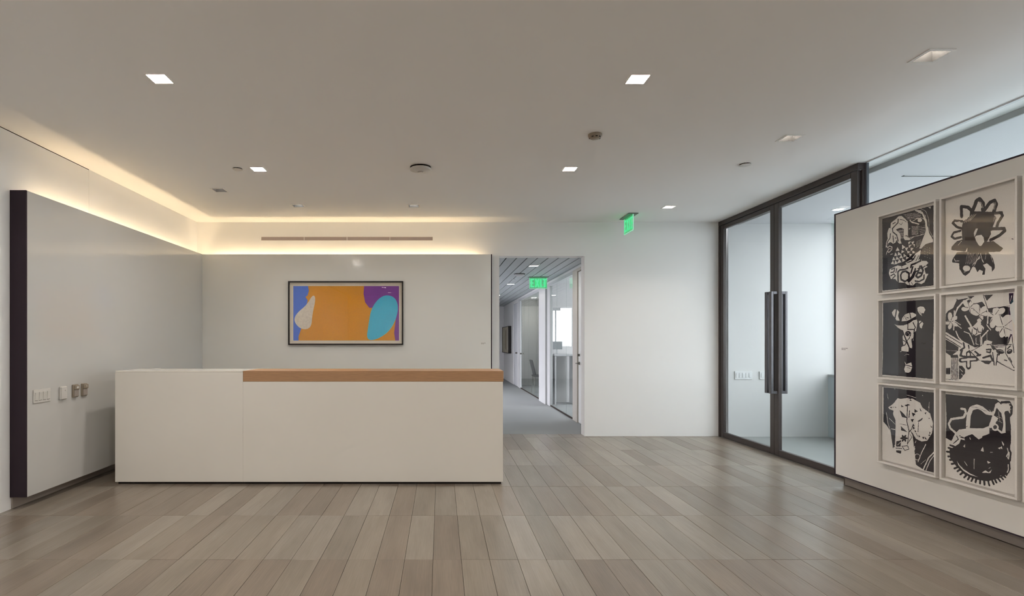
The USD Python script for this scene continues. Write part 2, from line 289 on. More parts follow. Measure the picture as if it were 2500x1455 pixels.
[(1,0,[-244,183,-227,203,-187,222,-159,278,-78,285,-62,266,-52,242,-10,246,30,254,55,202,80,201,166,211,202,203,208,151,184,137,166,71,161,32,179,7,202,25,179,-40,90,-43,70,-16,30,-46,-26,-62,-94,-31,-121,-26,-247,43,-247,81]),(0,0,[-214,192,-205,189,-198,180,-194,167,-192,152,-194,139,-200,129,-207,126,-215,129,-223,138,-227,151,-229,166,-227,179,-221,189]),(0,0,[-157,160,-155,152,-158,143,-165,134,-176,126,-187,121,-198,120,-205,124,-207,131,-204,141,-197,150,-186,158,-175,163,-164,163]),(0,0,[-254,112,-253,118,-248,124,-240,129,-230,131,-220,130,-213,127,-209,122,-210,116,-215,110,-223,105,-233,103,-242,104,-250,107]),(0,0,[-217,68,-223,71,-227,80,-228,91,-226,102,-221,112,-214,118,-208,120,-202,116,-198,108,-197,97,-199,85,-204,75,-211,69]),(0,0,[-151,90,-157,87,-167,87,-179,91,-191,97,-200,106,-205,114,-204,121,-198,124,-188,124,-176,120,-165,113,-155,105,-151,97]),(1,3,[-204,132,-190,172]),(1,3,[-198,125,-160,135]),(1,3,[-214,123,-243,128]),(1,3,[-212,116,-231,87]),(1,3,[-201,115,-177,85]),(0,0,[-112,272,-103,274,-92,270,-80,261,-70,249,-64,236,-63,225,-67,217,-76,215,-87,219,-99,228,-109,240,-115,253,-116,264]),(0,0,[-44,269,-39,263,-36,254,-37,243,-42,231,-49,222,-56,217,-64,217,-69,222,-72,232,-71,243,-66,255,-59,264,-51,269]),(0,0,[-2,227,-3,219,-9,211,-20,205,-33,202,-46,203,-57,208,-62,215,-61,224,-54,232,-43,238,-29,240,-17,239,-7,234]),(0,0,[-40,172,-47,171,-54,174,-62,181,-67,190,-69,200,-68,208,-64,213,-57,213,-49,210,-42,203,-37,194,-35,184,-36,176]),(0,0,[-126,208,-124,216,-117,223,-106,227,-93,229,-81,227,-72,222,-68,214,-69,206,-76,200,-87,195,-100,193,-112,195,-121,201]),(1,3,[-68,224,-82,267]),(1,3,[-59,221,-34,246]),(1,3,[-55,213,-15,206]),(1,3,[-64,208,-60,178]),(1,3,[-73,217,-111,227]),(0,0,[-22,241,-12,241,-1,233,8,219,14,203,15,187,12,175,4,169,-7,170,-18,177,-27,191,-33,207,-34,223,-30,235]),(0,0,[52,219,57,210,56,199,50,186,40,174,28,167,16,164,7,168,3,176,4,188,10,201,20,213,32,220,44,222]),(0,0,[-56,190,-50,196,-40,198,-27,196,-14,191,-4,183,2,174,2,166,-3,161,-13,158,-26,160,-39,165,-50,173,-56,182]),(0,0,[63,167,61,160,54,154,43,150,31,150,19,152,11,158,8,165,10,173,17,179,28,183,40,183,51,180,59,175]),(0,0,[26,128,20,127,14,130,7,136,3,144,1,152,2,159,6,163,12,164,19,161,25,155,30,147,31,139,30,132]),(1,3,[5,176,7,225]),(1,3,[14,170,55,189]),(1,3,[-2,172,-32,200]),(1,3,[13,162,47,150]),(1,3,[6,159,10,133]),(0,0,[121,214,129,208,133,198,134,184,130,171,123,160,114,154,105,154,97,159,93,170,92,183,96,197,103,208,112,214]),(0,0,[173,197,175,187,170,174,159,162,145,152,129,147,116,147,107,153,105,163,110,175,122,188,136,197,152,203,165,202]),(0,0,[51,173,56,178,65,180,76,179,87,174,96,167,101,159,102,152,97,146,88,144,77,146,66,150,56,157,51,165]),(0,0,[169,93,158,86,143,86,127,93,113,105,104,120,102,136,107,148,118,154,133,154,149,147,163,135,171,120,173,105]),(0,0,[90,70,81,76,76,88,75,104,78,121,84,136,94,145,103,147,112,141,117,129,118,113,115,96,109,81,100,72]),(1,3,[110,158,134,190]),(1,3,[116,153,167,163]),(1,3,[98,156,72,181]),(1,3,[110,139,135,91]),(1,3,[98,141,71,99]),(0,0,[99,156,113,161,131,158,148,146,161,129,169,110,168,92,160,80,146,74,129,77,112,88,98,106,91,125,91,143]),(0,0,[207,152,217,141,221,125,218,107,209,91,195,80,180,75,165,79,155,91,151,107,154,125,163,142,177,153,193,157]),(0,0,[235,74,232,62,223,52,209,47,194,47,180,53,170,63,167,76,170,88,180,98,194,103,209,102,223,96,232,86]),(0,0,[205,13,195,10,183,14,171,23,162,36,158,51,159,64,165,73,175,76,188,72,199,62,208,49,212,35,211,22]),(0,0,[112,58,112,67,116,75,125,82,136,86,147,86,156,82,161,75,161,66,157,57,148,50,137,47,126,47,117,51]),(0,0,[151,6,143,11,137,22,135,36,138,51,144,63,153,71,163,72,171,67,177,57,179,43,176,28,170,15,161,8]),(1,3,[159,90,140,150]),(1,3,[173,83,215,116]),(1,3,[173,71,214,53]),(1,3,[166,65,176,19]),(1,3,[156,76,122,78]),(1,3,[158,67,135,30]),(0,12,[-182,143,-172,179,-154,220,-116,257,-73,278]),(0,9,[25,257,53,220,63,177,60,103]),(0,12,[-97,160,-54,86]),(0,9,[-179,200,-183,63]),(0,6,[-173,111,-126,73]),(0,6,[-176,127,-132,99]),(0,0,[-78,77,-41,86,-10,115,10,120,23,89,38,74,15,34,-20,20,-46,25]),(1,5,[-46,66,-49,35,-31,22,-14,35,-16,60,-31,68]),(1,5,[-10,75,-3,45,23,44,25,69]),(0,0,[22,127,21,120,16,115,9,112,1,112,-6,115,-11,121,-12,128,-11,135,-6,141,1,143,9,143,16,140,21,134]),(1,5,[-10,136,5,143,21,129,18,94]),(1,5,[-39,76,-10,60]),(0,9,[-166,53,-148,10,-124,-16,-31,-64]),(0,7,[-105,51,-67,35,-52,5,-35,-41]),(0,9,[21,-46,20,9,63,54]),(0,5,[10,24,12,-46]),(0,3,[55,54,55,-16]),(0,5,[-20,5,-20,-36,-3,-41]),(0,7,[55,93,80,58]),(0,14,[-247,43,-121,-31]),(1,5,[-247,32,-121,-39]),(1,6,[-245,6,-132,-60]),(1,0,[-245,-5,-148,-58,-148,-84,-204,-125,-244,-102]),(1,0,[-210,-117,-154,-115,-148,-136,-204,-138]),(0,2,[-238,-85,-154,-89]),(1,4,[-199,-140,-201,-293]),(1,4,[-189,-140,-192,-292]),(1,4,[-179,-140,-182,-291]),(1,4,[-170,-139,-173,-291]),(1,4,[-160,-139,-163,-290]),(1,4,[-151,-139,-154,-289]),(1,0,[-244,-214,-210,-210,-210,-258,-243,-260]),(1,0,[-143,-193,-121,-192,-98,-217,-98,-243,-132,-288,-144,-289]),(0,5,[-137,-214,-116,-234]),(0,5,[-107,-267,-124,-250]),(0,5,[-107,-267,-91,-253]),(1,3,[-244,-296,-148,-296]),(1,36,[-73,-103,-73,-198]),(1,33,[-129,-153,-18,-140]),(0,18,[-73,-106,-73,-193]),(0,15,[-121,-152,-26,-141]),(1,16,[-121,-83,-132,-120,-94,-129,-20,-127]),(0,24,[-94,-67,-110,-109]),(1,12,[-110,-31,-102,-62,-132,-83]),(1,9,[-73,-47,-70,-67]),(0,0,[-52,-87,-10,-64,30,-41,38,-18,60,-10,92,-21,80,-45,55,-65,71,-95,30,-111,5,-146]),(1,5,[-70,-80,3,-149]),(1,12,[-26,-89,-5,-106]),(1,14,[-10,-117,10,-111]),(1,5,[55,-41,80,-38,85,-50]),(1,10,[53,-75,82,-72,77,-95,55,-90]),(1,4,[-54,-87,20,-46]),(1,0,[10,-151,90,-148,70,-174,45,-172]),(1,13,[30,-131,80,-114,94,-148]),(1,19,[94,-55,133,-103]),(0,13,[109,-79,124,-103,110,-152]),(1,7,[94,-94,104,-177]),(1,6,[126,-103,116,-177]),(1,4,[92,-53,216,-39]),(1,3,[94,-62,175,-53]),(1,0,[169,-90,165,-96,157,-100,146,-101,134,-99,123,-94,117,-88,115,-82,119,-76,127,-72,139,-71,151,-73,161,-77,167,-84]),(0,3,[133,-79,166,-83]),(1,8,[123,-152,230,-206]),(0,3,[133,-155,227,-202]),(1,5,[211,27,179,-44,175,-92,230,-189]),(1,4,[216,25,230,-91]),(1,5,[212,22,196,-25,184,-44]),(1,0,[219,-74,220,-81,218,-88,213,-94,205,-99,197,-101,190,-99,186,-95,184,-89,187,-82,192,-75,199,-70,207,-69,214,-70]),(0,5,[196,-82,207,-78]),(1,6,[202,-125,216,-153]),(1,7,[207,-49,189,-68]),(1,7,[170,-141,184,-145]),(1,0,[198,295,225,295,225,235,211,222,202,227]),(0,4,[216,278,207,241]),(1,4,[30,298,60,202]),(1,0,[35,297,99,295,55,257]),(1,3,[-77,298,-52,255]),(1,4,[60,202,202,212]),(1,0,[-75,297,-31,295,-57,278]),(1,6,[-159,283,-154,267])],
[(1,0,[-233,298,231,298,234,-148,231,-301,151,-305,77,-278,64,-177,45,-48,0,-22,-66,12,-112,16,-119,-157,-138,-195,-162,-61,-197,-20,-235,10]),(0,0,[-187,136,-134,174,-93,223,-66,218,6,235,45,233,102,212,114,208,132,175,199,138,223,67,216,-8,175,-74,126,-89,77,-77,45,-37,26,-18,40,-49,64,-232,39,-270,-39,-271,-59,-219,-110,-219,-114,39,-139,87,-134,116,-176,122]),(1,0,[-76,125,-51,116,1,71,-51,75]),(1,0,[-63,1,1,-40,-59,-32]),(1,0,[3,-86,1,-90,-3,-93,-10,-96,-18,-97,-25,-97,-29,-95,-31,-92,-29,-89,-25,-85,-18,-83,-10,-81,-3,-82,1,-83]),(1,0,[-15,-116,-19,-117,-24,-116,-29,-112,-33,-107,-35,-102,-34,-97,-32,-94,-28,-93,-23,-94,-18,-97,-14,-102,-12,-108,-12,-112]),(1,0,[-51,-122,-53,-120,-54,-115,-51,-109,-48,-103,-43,-97,-38,-94,-34,-94,-31,-96,-31,-101,-33,-107,-37,-114,-42,-119,-47,-122]),(1,0,[-69,-99,-67,-96,-63,-92,-56,-89,-48,-88,-41,-88,-36,-90,-35,-93,-36,-96,-41,-100,-48,-102,-56,-104,-63,-104,-67,-102]),(1,0,[-51,-69,-47,-68,-42,-69,-37,-73,-33,-78,-31,-83,-31,-88,-34,-91,-38,-92,-43,-91,-48,-88,-51,-83,-54,-77,-53,-72]),(1,0,[-15,-63,-12,-65,-12,-70,-14,-76,-18,-82,-23,-88,-28,-91,-32,-91,-34,-89,-35,-84,-33,-78,-29,-71,-24,-66,-19,-63]),(1,0,[-107,-131,-59,-113,-66,-164,-107,-173]),(1,5,[-93,-146,-73,-125]),(0,5,[-93,-157,-66,-130]),(1,0,[-107,-203,-58,-196,-63,-221,-107,-220]),(1,6,[-110,-185,-53,-178]),(1,5,[-53,-161,0,-145,13,-170,-26,-187,-46,-165]),(1,6,[0,167,-7,43,14,-20,0,-134]),(1,6,[19,136,13,80]),(1,3,[-73,17,-7,16]),(1,0,[-59,171,-33,160,-58,153]),(1,0,[-29,172,0,184,26,181,-13,166]),(1,0,[19,214,42,214,26,226]),(1,0,[0,228,39,235,26,225]),(1,0,[64,153,95,139,64,125]),(1,0,[39,122,72,118,51,91]),(1,0,[29,68,57,75,45,45]),(1,0,[111,167,128,142,114,146]),(1,0,[151,134,169,145,163,125]),(1,0,[184,103,202,101,190,94]),(1,0,[202,50,218,34,206,31]),(1,0,[194,1,203,-10,193,-20]),(1,0,[187,-24,205,-26,187,-37]),(1,0,[132,-52,150,-49,140,-70]),(1,0,[154,-48,174,-65,156,-65]),(1,0,[99,-42,114,-53,103,-61]),(1,0,[64,-12,80,-17,69,-28]),(1,0,[48,13,67,6,55,-8]),(1,0,[51,38,64,21,53,14]),(1,0,[-169,141,-145,145,-152,133,-166,133]),(1,0,[-119,150,-103,144,-119,141]),(1,0,[-138,148,-130,145,-136,139]),(1,0,[89,62,114,80,139,97,126,74,102,58]),(1,5,[99,54,95,-18]),(1,6,[51,30,39,-5,19,-30]),(1,4,[77,-32,92,-56]),(1,6,[-127,-175,-123,-180]),(1,4,[26,-52,39,-71,6,-122]),(0,5,[113,-210,110,-221,104,-230,94,-237,82,-239,72,-237,65,-230,63,-221,65,-210,72,-201,82,-194,94,-192,104,-194,110,-201,113,-210]),(0,6,[-205,90,-190,5,-166,-50]),(0,5,[-176,47,-120,9,-119,7]),(0,6,[163,-103,126,-175,95,-252]),(0,9,[235,-147,187,-200,139,-303]),(0,6,[235,-168,199,-219,163,-303]),(0,3,[193,222,190,185,187,151]),(0,6,[64,-138,58,-178,67,-154]),(0,3,[-197,248,-187,203,-190,220]),(0,4,[-7,256,39,249,77,242]),(0,4,[-127,298,-119,290,-122,293]),(0,5,[132,267,137,265,136,266]),(0,7,[187,184,190,180,189,182]),(0,6,[-155,-36,-119,-36,-134,-36]),(0,3,[120,-263,163,-221,139,-243]),(0,4,[77,-92,69,-110,72,-104])],
[(1,0,[-247,296,121,297,152,273,142,202,94,113,22,88,-70,73,-142,53,-173,19,-201,-39,-245,-25,-239,109]),(0,16,[-169,25,-209,51,-222,82,-201,119,-108,145,-92,179,-99,204,-126,203]),(0,30,[-78,75,-71,170,-52,214,-12,233,22,224,53,201,94,200]),(0,0,[-191,-92,-194,-50,-166,19,-129,55,-70,76,22,85,67,109,90,178,111,263,131,280,168,248,179,223,169,130,174,82,152,77,121,90,94,91,67,64,45,44,5,13,-12,34,-40,36,-93,20,-93,-17,-136,-46]),(1,2,[-52,226,-12,226,22,216,56,207]),(1,0,[121,240,150,208,164,140,155,88,134,98,113,138,131,173,102,186]),(0,3,[131,217,142,153]),(0,2,[121,183,152,176]),(0,2,[110,159,158,145]),(1,11,[-136,8,-117,-1]),(1,6,[-185,-54,-148,-18,-160,3]),(1,3,[-81,86,-105,71]),(1,9,[67,216,88,211]),(0,3,[72,220,88,206]),(1,0,[22,32,72,59,72,99,94,102,131,87,152,73,178,84,174,222,194,230,206,131,201,56,45,-5]),(1,16,[152,280,199,288,215,259,213,217,195,187]),(0,4,[178,268,206,279]),(0,4,[178,249,210,261]),(0,4,[189,235,211,242]),(0,4,[196,219,206,216]),(1,31,[186,213,195,129,196,44,190,-21]),(1,0,[-216,-104,-191,-88,-142,-47,-129,-15,-87,16,-46,37,0,8,67,58,152,73,194,44,206,-39,206,-92,200,-173,152,-214,67,-263,-12,-272,-99,-260,-166,-212,-213,-163]),(1,10,[194,-9,210,-38,206,-92]),(1,10,[200,-104,205,-145,183,-193]),(1,14,[-210,-72,-166,-78]),(1,14,[-224,-94,-178,-96]),(1,14,[-236,-124,-189,-121]),(1,14,[-226,-157,-179,-147]),(1,14,[-213,-179,-167,-164]),(1,14,[-199,-206,-154,-185]),(1,14,[-177,-233,-135,-206]),(1,13,[-155,-248,-116,-216]),(1,13,[-133,-265,-98,-229]),(1,13,[-105,-280,-76,-240]),(1,13,[-78,-287,-55,-245]),(1,13,[-52,-292,-35,-248]),(1,13,[-23,-293,-13,-249]),(1,13,[8,-293,11,-250]),(1,13,[39,-293,36,-253]),(1,13,[72,-289,62,-252]),(1,13,[100,-272,85,-238]),(1,13,[119,-257,100,-227]),(1,12,[143,-243,120,-216]),(1,12,[161,-225,135,-202]),(1,12,[176,-208,147,-188]),(0,0,[-160,-172,-142,-197,-105,-224,-58,-242,-3,-252,-58,-252,-111,-234,-148,-204]),(0,5,[-32,-133,-33,-202]),(0,4,[-102,-168,-83,-191]),(0,0,[12,-67,28,-37,35,-69]),(0,0,[-113,-61,-98,-43,-98,-68]),(0,0,[58,-126,81,-133,61,-144]),(0,0,[20,-216,47,-193,67,-202,90,-176,79,-203]),(0,3,[78,-64,94,-62]),(0,11,[128,112,126,103,121,96,114,91,106,90,99,92,94,98,92,106,94,115,99,123,106,128,114,129,121,126,126,120,128,112]),(1,0,[122,112,121,106,117,101,113,98,107,97,103,99,99,103,98,109,99,114,103,119,107,123,113,124,117,122,121,118]),(0,0,[152,26,169,7,165,-7,155,10]),(0,0,[152,-7,157,-27,142,-22]),(0,7,[189,-16,195,-41,184,-70]),(0,7,[200,-40,196,-83,190,-74]),(0,6,[194,-121,195,-153,188,-173]),(0,0,[-139,7,-111,18,-99,-15,-129,-15]),(1,9,[-129,2,-111,0]),(0,5,[-64,9,-59,-2]),(0,0,[129,-25,144,-16,142,-33]),(0,3,[67,-177,79,-166]),(0,3,[142,-208,150,-204])]]

# ================================================================== THE SETTING
# ---- floor of planks in straight rows
fl = thing('floor', 'greige oak plank floor laid in straight rows with aligned butt joints', 'floor', kind='structure')
obj('subfloor', MB().box(XL - 0.1, XR + 0.02, YF, YH, -0.12, -0.012), M['gap'], fl)
PW, PL, X0, Y0 = 0.176, 0.8525, -0.048, 2.5345
rest = MB()
for row in range(-10, 7):
    ya, yb = Y0 + row * PL, Y0 + (row + 1) * PL
    ya, yb = max(ya, YF), min(yb, YH - 0.002)
    if yb - ya < 0.05:
        continue
    for k in range(-21, 25):
        xa, xb = X0 + k * PW, X0 + (k + 1) * PW
        xa, xb = max(xa, XL), min(xb, XR)
        if yb > YB + 0.01 and not (xb > HX0 and xa < HX1) and ya > YB:
            continue
        if xb - xa < 0.02:
            continue
        hidden = row < 0 or (ya > 5.6 and xb < 0.3)
        d = rnd.uniform(-0.0006, 0.0006)
        y2 = min(yb, YB) if not (xa > HX0 - 0.1 and xb < HX1 + 0.1) else yb
        m = MB().rbox(xa + 0.0008, xb - 0.0008, ya + 0.0008, y2 - 0.0008, -0.012, d, 0.0012)
        if hidden:
            rest.add(m.mesh())
        else:
            obj('floor_plank', m, PLANKS[rnd.randrange(3)], fl)
tag(obj('floor_planking', rest, PLANKS[0], fl), kind='stuff')

# ---- carpets
struct('floor_001', MB().box(-0.9, 4.4, YH, YE + 0.2, -0.1, 0.0), M['carpet'], 'grey carpet of the corridor beyond the wall opening', 'carpet')
struct('floor_002', MB().box(XR + 0.02, XW + 0.1, YF, YS, -0.1, 0.0), M['carpet'], 'grey carpet of the side room behind the glass doors', 'carpet')

# ---- ceiling, with square holes for the recessed lamps
LAMPS = [(-1.811, 3.512), (1.271, 3.518), (-1.795, 5.362), (1.269, 5.358), (-1.80, 1.66), (1.27, 1.66), (-1.80, -0.20), (1.27, -0.20), (-1.80, -2.06), (1.27, -2.06), (-1.80, -3.92), (1.27, -3.92)]
ARTS = [(2.909, 3.23, 0), (2.912, 4.541, 0), (2.879, 6.874, 3), (-2.48, 6.108, 1), (-1.782, 6.811, 2), (-0.338, 6.82, 2)]
cp = sbox(XL - 0.1, YF, 4.22, YB)
for x, y in LAMPS:
    cp = cp.difference(sbox(x - 0.061, y - 0.061, x + 0.061, y + 0.061))
for x, y, k in ARTS:
    cp = cp.difference(sbox(x - 0.068, y - 0.068, x + 0.068, y + 0.068))
struct('ceiling', MB().extrude(cp, 0.16, H), M['ceiling'], 'smooth white plaster ceiling of the lobby with square recessed lamps', 'ceiling')
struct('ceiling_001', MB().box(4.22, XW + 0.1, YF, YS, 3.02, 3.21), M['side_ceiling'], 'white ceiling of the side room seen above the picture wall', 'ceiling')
# corridor ceiling of slats
ch = thing('ceiling_002', 'corridor ceiling of pale grey metal slats with dark gaps running away', 'ceiling', kind='structure')
obj('plenum', MB().box(-0.9, HXR + 2.0, YH, YE, 2.66, 2.8), M['plenum'], ch)
GX = [0.983 + 0.157 * k for k in range(-12, 10)]
for a, b in zip(GX, GX[1:]):
    if b > HXR:
        break
    obj('slat', MB().box(a + 0.009, b - 0.009, YH + 0.001, YE, HZC, HZC + 0.014), M['slat'], ch)
obj('edge_slat', MB().box(GX[21 - 12] if False else a + 0.009, HXR - 0.002, YH + 0.001, YE, HZC, HZC + 0.014), M['slat'], ch)

# ---- walls
wl = thing('wall_left', 'white left wall with a thin reveal line and a vertical joint', 'wall', kind='structure')
JY = 1330 * 3.471 / (1076 - 217)
obj('plaster', MB().box(XL - 0.12, XL, YF, JY - 0.002, 0, H).box(XL - 0.12, XL, JY + 0.002, YB, 0, H), M['wall'], wl)
obj('reveal', MB().box(XL - 0.1, XL + 0.001, YF, JY, H - 0.006, H).box(XL - 0.1, XL - 0.004, JY - 0.002, JY + 0.002, 0, H), M['gap'], wl)
SX0, SX1, SZ0, SZ1 = -2.560, -0.114, 2.789, 2.842      # slot of the air diffuser in the back wall
bw = sbox(XL, 0, 4.4, H).difference(sbox(HX0, 0, HX1, HZ)).difference(sbox(SX0, SZ0, SX1, SZ1)).difference(sbox(XR - 0.001, 0, 4.4, H))
up = trimesh.transformations.rotation_matrix(math.pi / 2, [1, 0, 0])
up[1, 3] = YH
struct('wall_back', MB().extrude(bw, YH - YB).turn(up), M['wall'], 'white back wall with a doorless opening to the corridor', 'wall')
struct('wall_front', MB().box(XL, XR, YF - 0.1, YF, 0, H), M['wall'], 'white wall behind the viewer', 'wall')
struct('baseboard_left', MB().rbox(XL, XL + 0.012, 4.40, 7.60, 0.004, 0.099, 0.002), M['baseboard'], 'grey taupe base strip under the left wall panel', 'baseboard')
struct('baseboard_back', MB().rbox(XL + 0.03, 0.70, YB - 0.012, YB, 0.004, 0.095, 0.002), M['baseboard'], 'base strip under the back wall panel behind the desk', 'baseboard')
# low wall behind the picture panel on the right
struct('wall_right', MB().box(3.824, 3.93, YF, 5.148, 0.0, 2.50), M['wall'], 'low wall carrying the picture panel on the right', 'wall')
struct('baseboard_right', MB().rbox(3.810, 3.824, YF, 5.135, 0.002, 0.130, 0.002).rbox(3.810, 3.93, 5.148, 5.152, 0.002, 0.13, 0.001), M['baseboard'], 'grey base strip under the picture panel on the right', 'baseboard')

# side room (bright, beyond the glass)
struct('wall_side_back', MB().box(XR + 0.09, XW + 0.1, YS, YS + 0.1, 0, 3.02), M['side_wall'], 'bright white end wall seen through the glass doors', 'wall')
struct('wall_side_front', MB().box(XR + 0.02, XW + 0.1, YF - 0.1, YF, 0, 3.02), M['wall'], 'far end wall of the side room', 'wall')
sl = thing('window_1', 'window wall of the side room above a blue-grey sill cupboard', 'window', kind='structure')
obj('sill_cupboard', MB().box(5.49, XW + 0.1, YF, YS - 0.002, 0.0, 0.852), M['bluegrey'], sl)
obj('sill', MB().rbox(5.48, XW + 0.1, YF, YS - 0.002, 0.853, 0.886, 0.003), M['sill'], sl)
for y in (YF + 0.03, -1.4, 0.4, 2.2, 4.0, 5.8, YS - 0.035):
    obj('mullion', MB().rbox(XW, XW + 0.06, y - 0.025, y + 0.025, 0.887, 3.019, 0.003), M['alu'], sl)
obj('pane', MB().box(XW + 0.026, XW + 0.034, YF + 0.06, YS - 0.07, 0.887, 3.018), M['glass'], sl)

# corridor shell
struct('wall_hall_end', MB().box(-0.95, 3.2, YE, YE + 0.1, 0, 2.8), M['hall_wall'], 'end wall of the corridor', 'wall')
struct('wall_hall_left', MB().box(-0.95, -0.85, YH, 11.2, 0, 2.8).box(-0.95, -0.85, 14.8, YE, 0, 2.8).box(-0.95, -0.85, 11.2, 14.8, 2.45, 2.8), M['hall_wall'], 'left wall of the corridor with a wide window bay', 'wall')
PX = HXR
struct('wall_hall_right', MB()
       .box(PX, PX + 0.10, 17.0, YE, 0, 2.8).box(PX, PX + 0.10, YH, 8.02, 0, HZC).box(PX, PX + 0.1, YH, 17.0, 2.56, 2.8)
       .box(PX, PX + 0.1, 15.88, 16.02, 0, 2.56), M['hall_wall'], 'right wall of the corridor around the glazed offices', 'wall')

# pilaster between the two glazed offices
struct('trim_1', MB().rbox(2.226, PX + 0.12, 11.62, 12.36, 0.001, 2.599, 0.004), M['alu'], 'white pilaster between the two glazed office fronts', 'pillar')
# nearest corridor door with lever
d3 = thing('door_3', 'white flush door at the near right of the corridor with lever handle', 'door', kind='structure')
obj('leaf', MB().rbox(PX + 0.012, PX + 0.052, 8.03, 9.03, 0.008, 2.50, 0.002), M['hall_wall'], d3)
obj('door_frame', MB().rbox(PX - 0.006, PX + 0.09, 9.045, 9.36, 0, 2.56, 0.003).rbox(PX - 0.006, PX + 0.09, 8.03, 9.044, 2.51, 2.56, 0.003), mat('frame_warm_grey', lin(196, 190, 180), 0.5, 0.4), d3)
lv = obj('handle', MB().cyl([PX + 0.010, 8.95, 0.99], [PX - 0.004, 8.95, 0.99], 0.026).cyl([PX + 0.0, 8.95, 0.99], [PX - 0.05, 8.95, 0.99], 0.009).cyl([PX - 0.048, 8.962, 0.99], [PX - 0.048, 8.84, 0.99], 0.009), M['metal'], d3, 'brushed metal lever handle', smooth=30)
obj('lock', MB().cyl([PX + 0.010, 8.95, 1.125], [PX - 0.012, 8.95, 1.125], 0.02).box(PX - 0.022, PX - 0.010, 8.947, 8.953, 1.105, 1.145), M['metal'], d3, 'brushed metal lock cylinder', smooth=30)
# far door
d4 = thing('door_4', 'pale flush door far down the corridor beside the framed picture', 'door', kind='structure')
obj('leaf', MB().rbox(PX + 0.004, PX + 0.044, 16.05, 16.98, 0.008, 2.48, 0.002), mat('door_cool_white', (0.72, 0.735, 0.76), 0.5, 0.4), d4)
obj('head', MB().rbox(PX + 0.002, PX + 0.05, 16.04, 16.99, 2.485, 2.56, 0.002), M['hall_wall'], d4)
obj('handle', MB().cyl([PX + 0.004, 16.2, 1.0], [PX - 0.05, 16.2, 1.0], 0.022), M['metal'], d4, 'dark round door knob', smooth=30)


def glass_front(num, label, ya, yb, joints):
    g = thing('window_%d' % num, label, 'glass wall', kind='structure')
    obj('head_rail', MB().rbox(PX - 0.004, PX + 0.05, ya, yb, 2.50, 2.56, 0.002), M['alu'], g)
    obj('floor_channel', MB().box(PX + 0.012, PX + 0.036, ya, yb, 0.001, 0.022), M['gap'], g)
    obj('end_post', MB().rbox(PX - 0.004, PX + 0.05, yb - 0.30, yb - 0.002, 0.001, 2.498, 0.003), M['alu'], g)
    ys = [ya] + joints + [yb - 0.302]
    for a, b in zip(ys, ys[1:]):
        obj('pane', MB().box(PX + 0.018, PX + 0.030, a + 0.003, b - 0.003, 0.023, 2.498), M['glass'], g)
    return g


glass_front(3, 'glass front of the nearer office along the corridor', 9.362, 11.618, [9.95, 10.75])
g4 = glass_front(4, 'glass front of the farther office along the corridor', 12.362, 15.878, [13.1, 14.2, 14.9])
obj('handle', MB().cyl([PX + 0.006, 15.35, 1.0], [PX - 0.035, 15.35, 1.0], 0.022), M['metal'], g4, 'dark round knob on the glass', smooth=30)

# offices behind the glass
struct('wall_office_back', MB().box(PX + 0.12, 4.4, 12.06, 12.16, 0, 1.24).box(PX + 0.12, 4.4, 12.06, 12.16, 2.09, 2.8).box(PX + 0.12, 2.45, 12.06, 12.16, 1.24, 2.09).box(2.92, 4.4, 12.06, 12.16, 1.24, 2.09),
       M['hall_wall'], 'back wall of the nearer office with a window', 'wall')
w5 = thing('window_5', 'window in the nearer office looking out on a hazy city', 'window', kind='structure')
for x in (2.478, 2.552):
    obj('mullion', MB().rbox(x - 0.012, x + 0.012, 12.09, 12.13, 1.241, 2.06, 0.002), M['alu'], w5)
obj('blind_box', MB().rbox(2.452, 2.66, 12.085, 12.135, 2.03, 2.089, 0.002), M['alu'], w5)
obj('pane', MB().box(2.452, 2.918, 12.105, 12.112, 1.241, 2.028), M['glass'], w5)
struct('wall_office_side', MB().box(4.3, 4.4, YH, 9.6, 0, 2.8).box(4.3, 4.4, 9.6, 12.06, 0, 0.75).box(4.3, 4.4, 9.6, 12.06, 2.5, 2.8).box(PX + 0.1, 4.4, 8.0, 8.1, 0, 2.8).box(4.3, 4.4, 11.7, 12.06, 0, 2.8), M['hall_wall'], 'outer wall of the nearer office with a wide window opening', 'wall')
struct('ceiling_003', MB().box(PX + 0.1, 4.4, 8.0, 12.16, 2.62, 2.8).box(PX + 0.1, 3.1, 12.16, 17.0, 2.62, 2.8), M['hall_wall'], 'ceiling of the glazed offices', 'ceiling')
struct('wall_office_side_far', MB().extrude(Polygon([(2.40, 12.17), (2.46, 12.17), (3.02, 14.66), (2.96, 14.66)]), 2.62), M['hall_wall'], 'slanted partition between the two glazed offices', 'wall')
struct('wall_office_far', MB().box(2.38, 3.02, 16.75, 16.85, 0, 2.62).box(2.96, 3.02, 14.665, 16.749, 0, 2.62), M['hall_wall'], 'white back wall of the farther office seen through its glass front', 'wall')

# ================================================================== WALL PANELS with cove light
ZP0, ZP1 = 0.099, 2.572
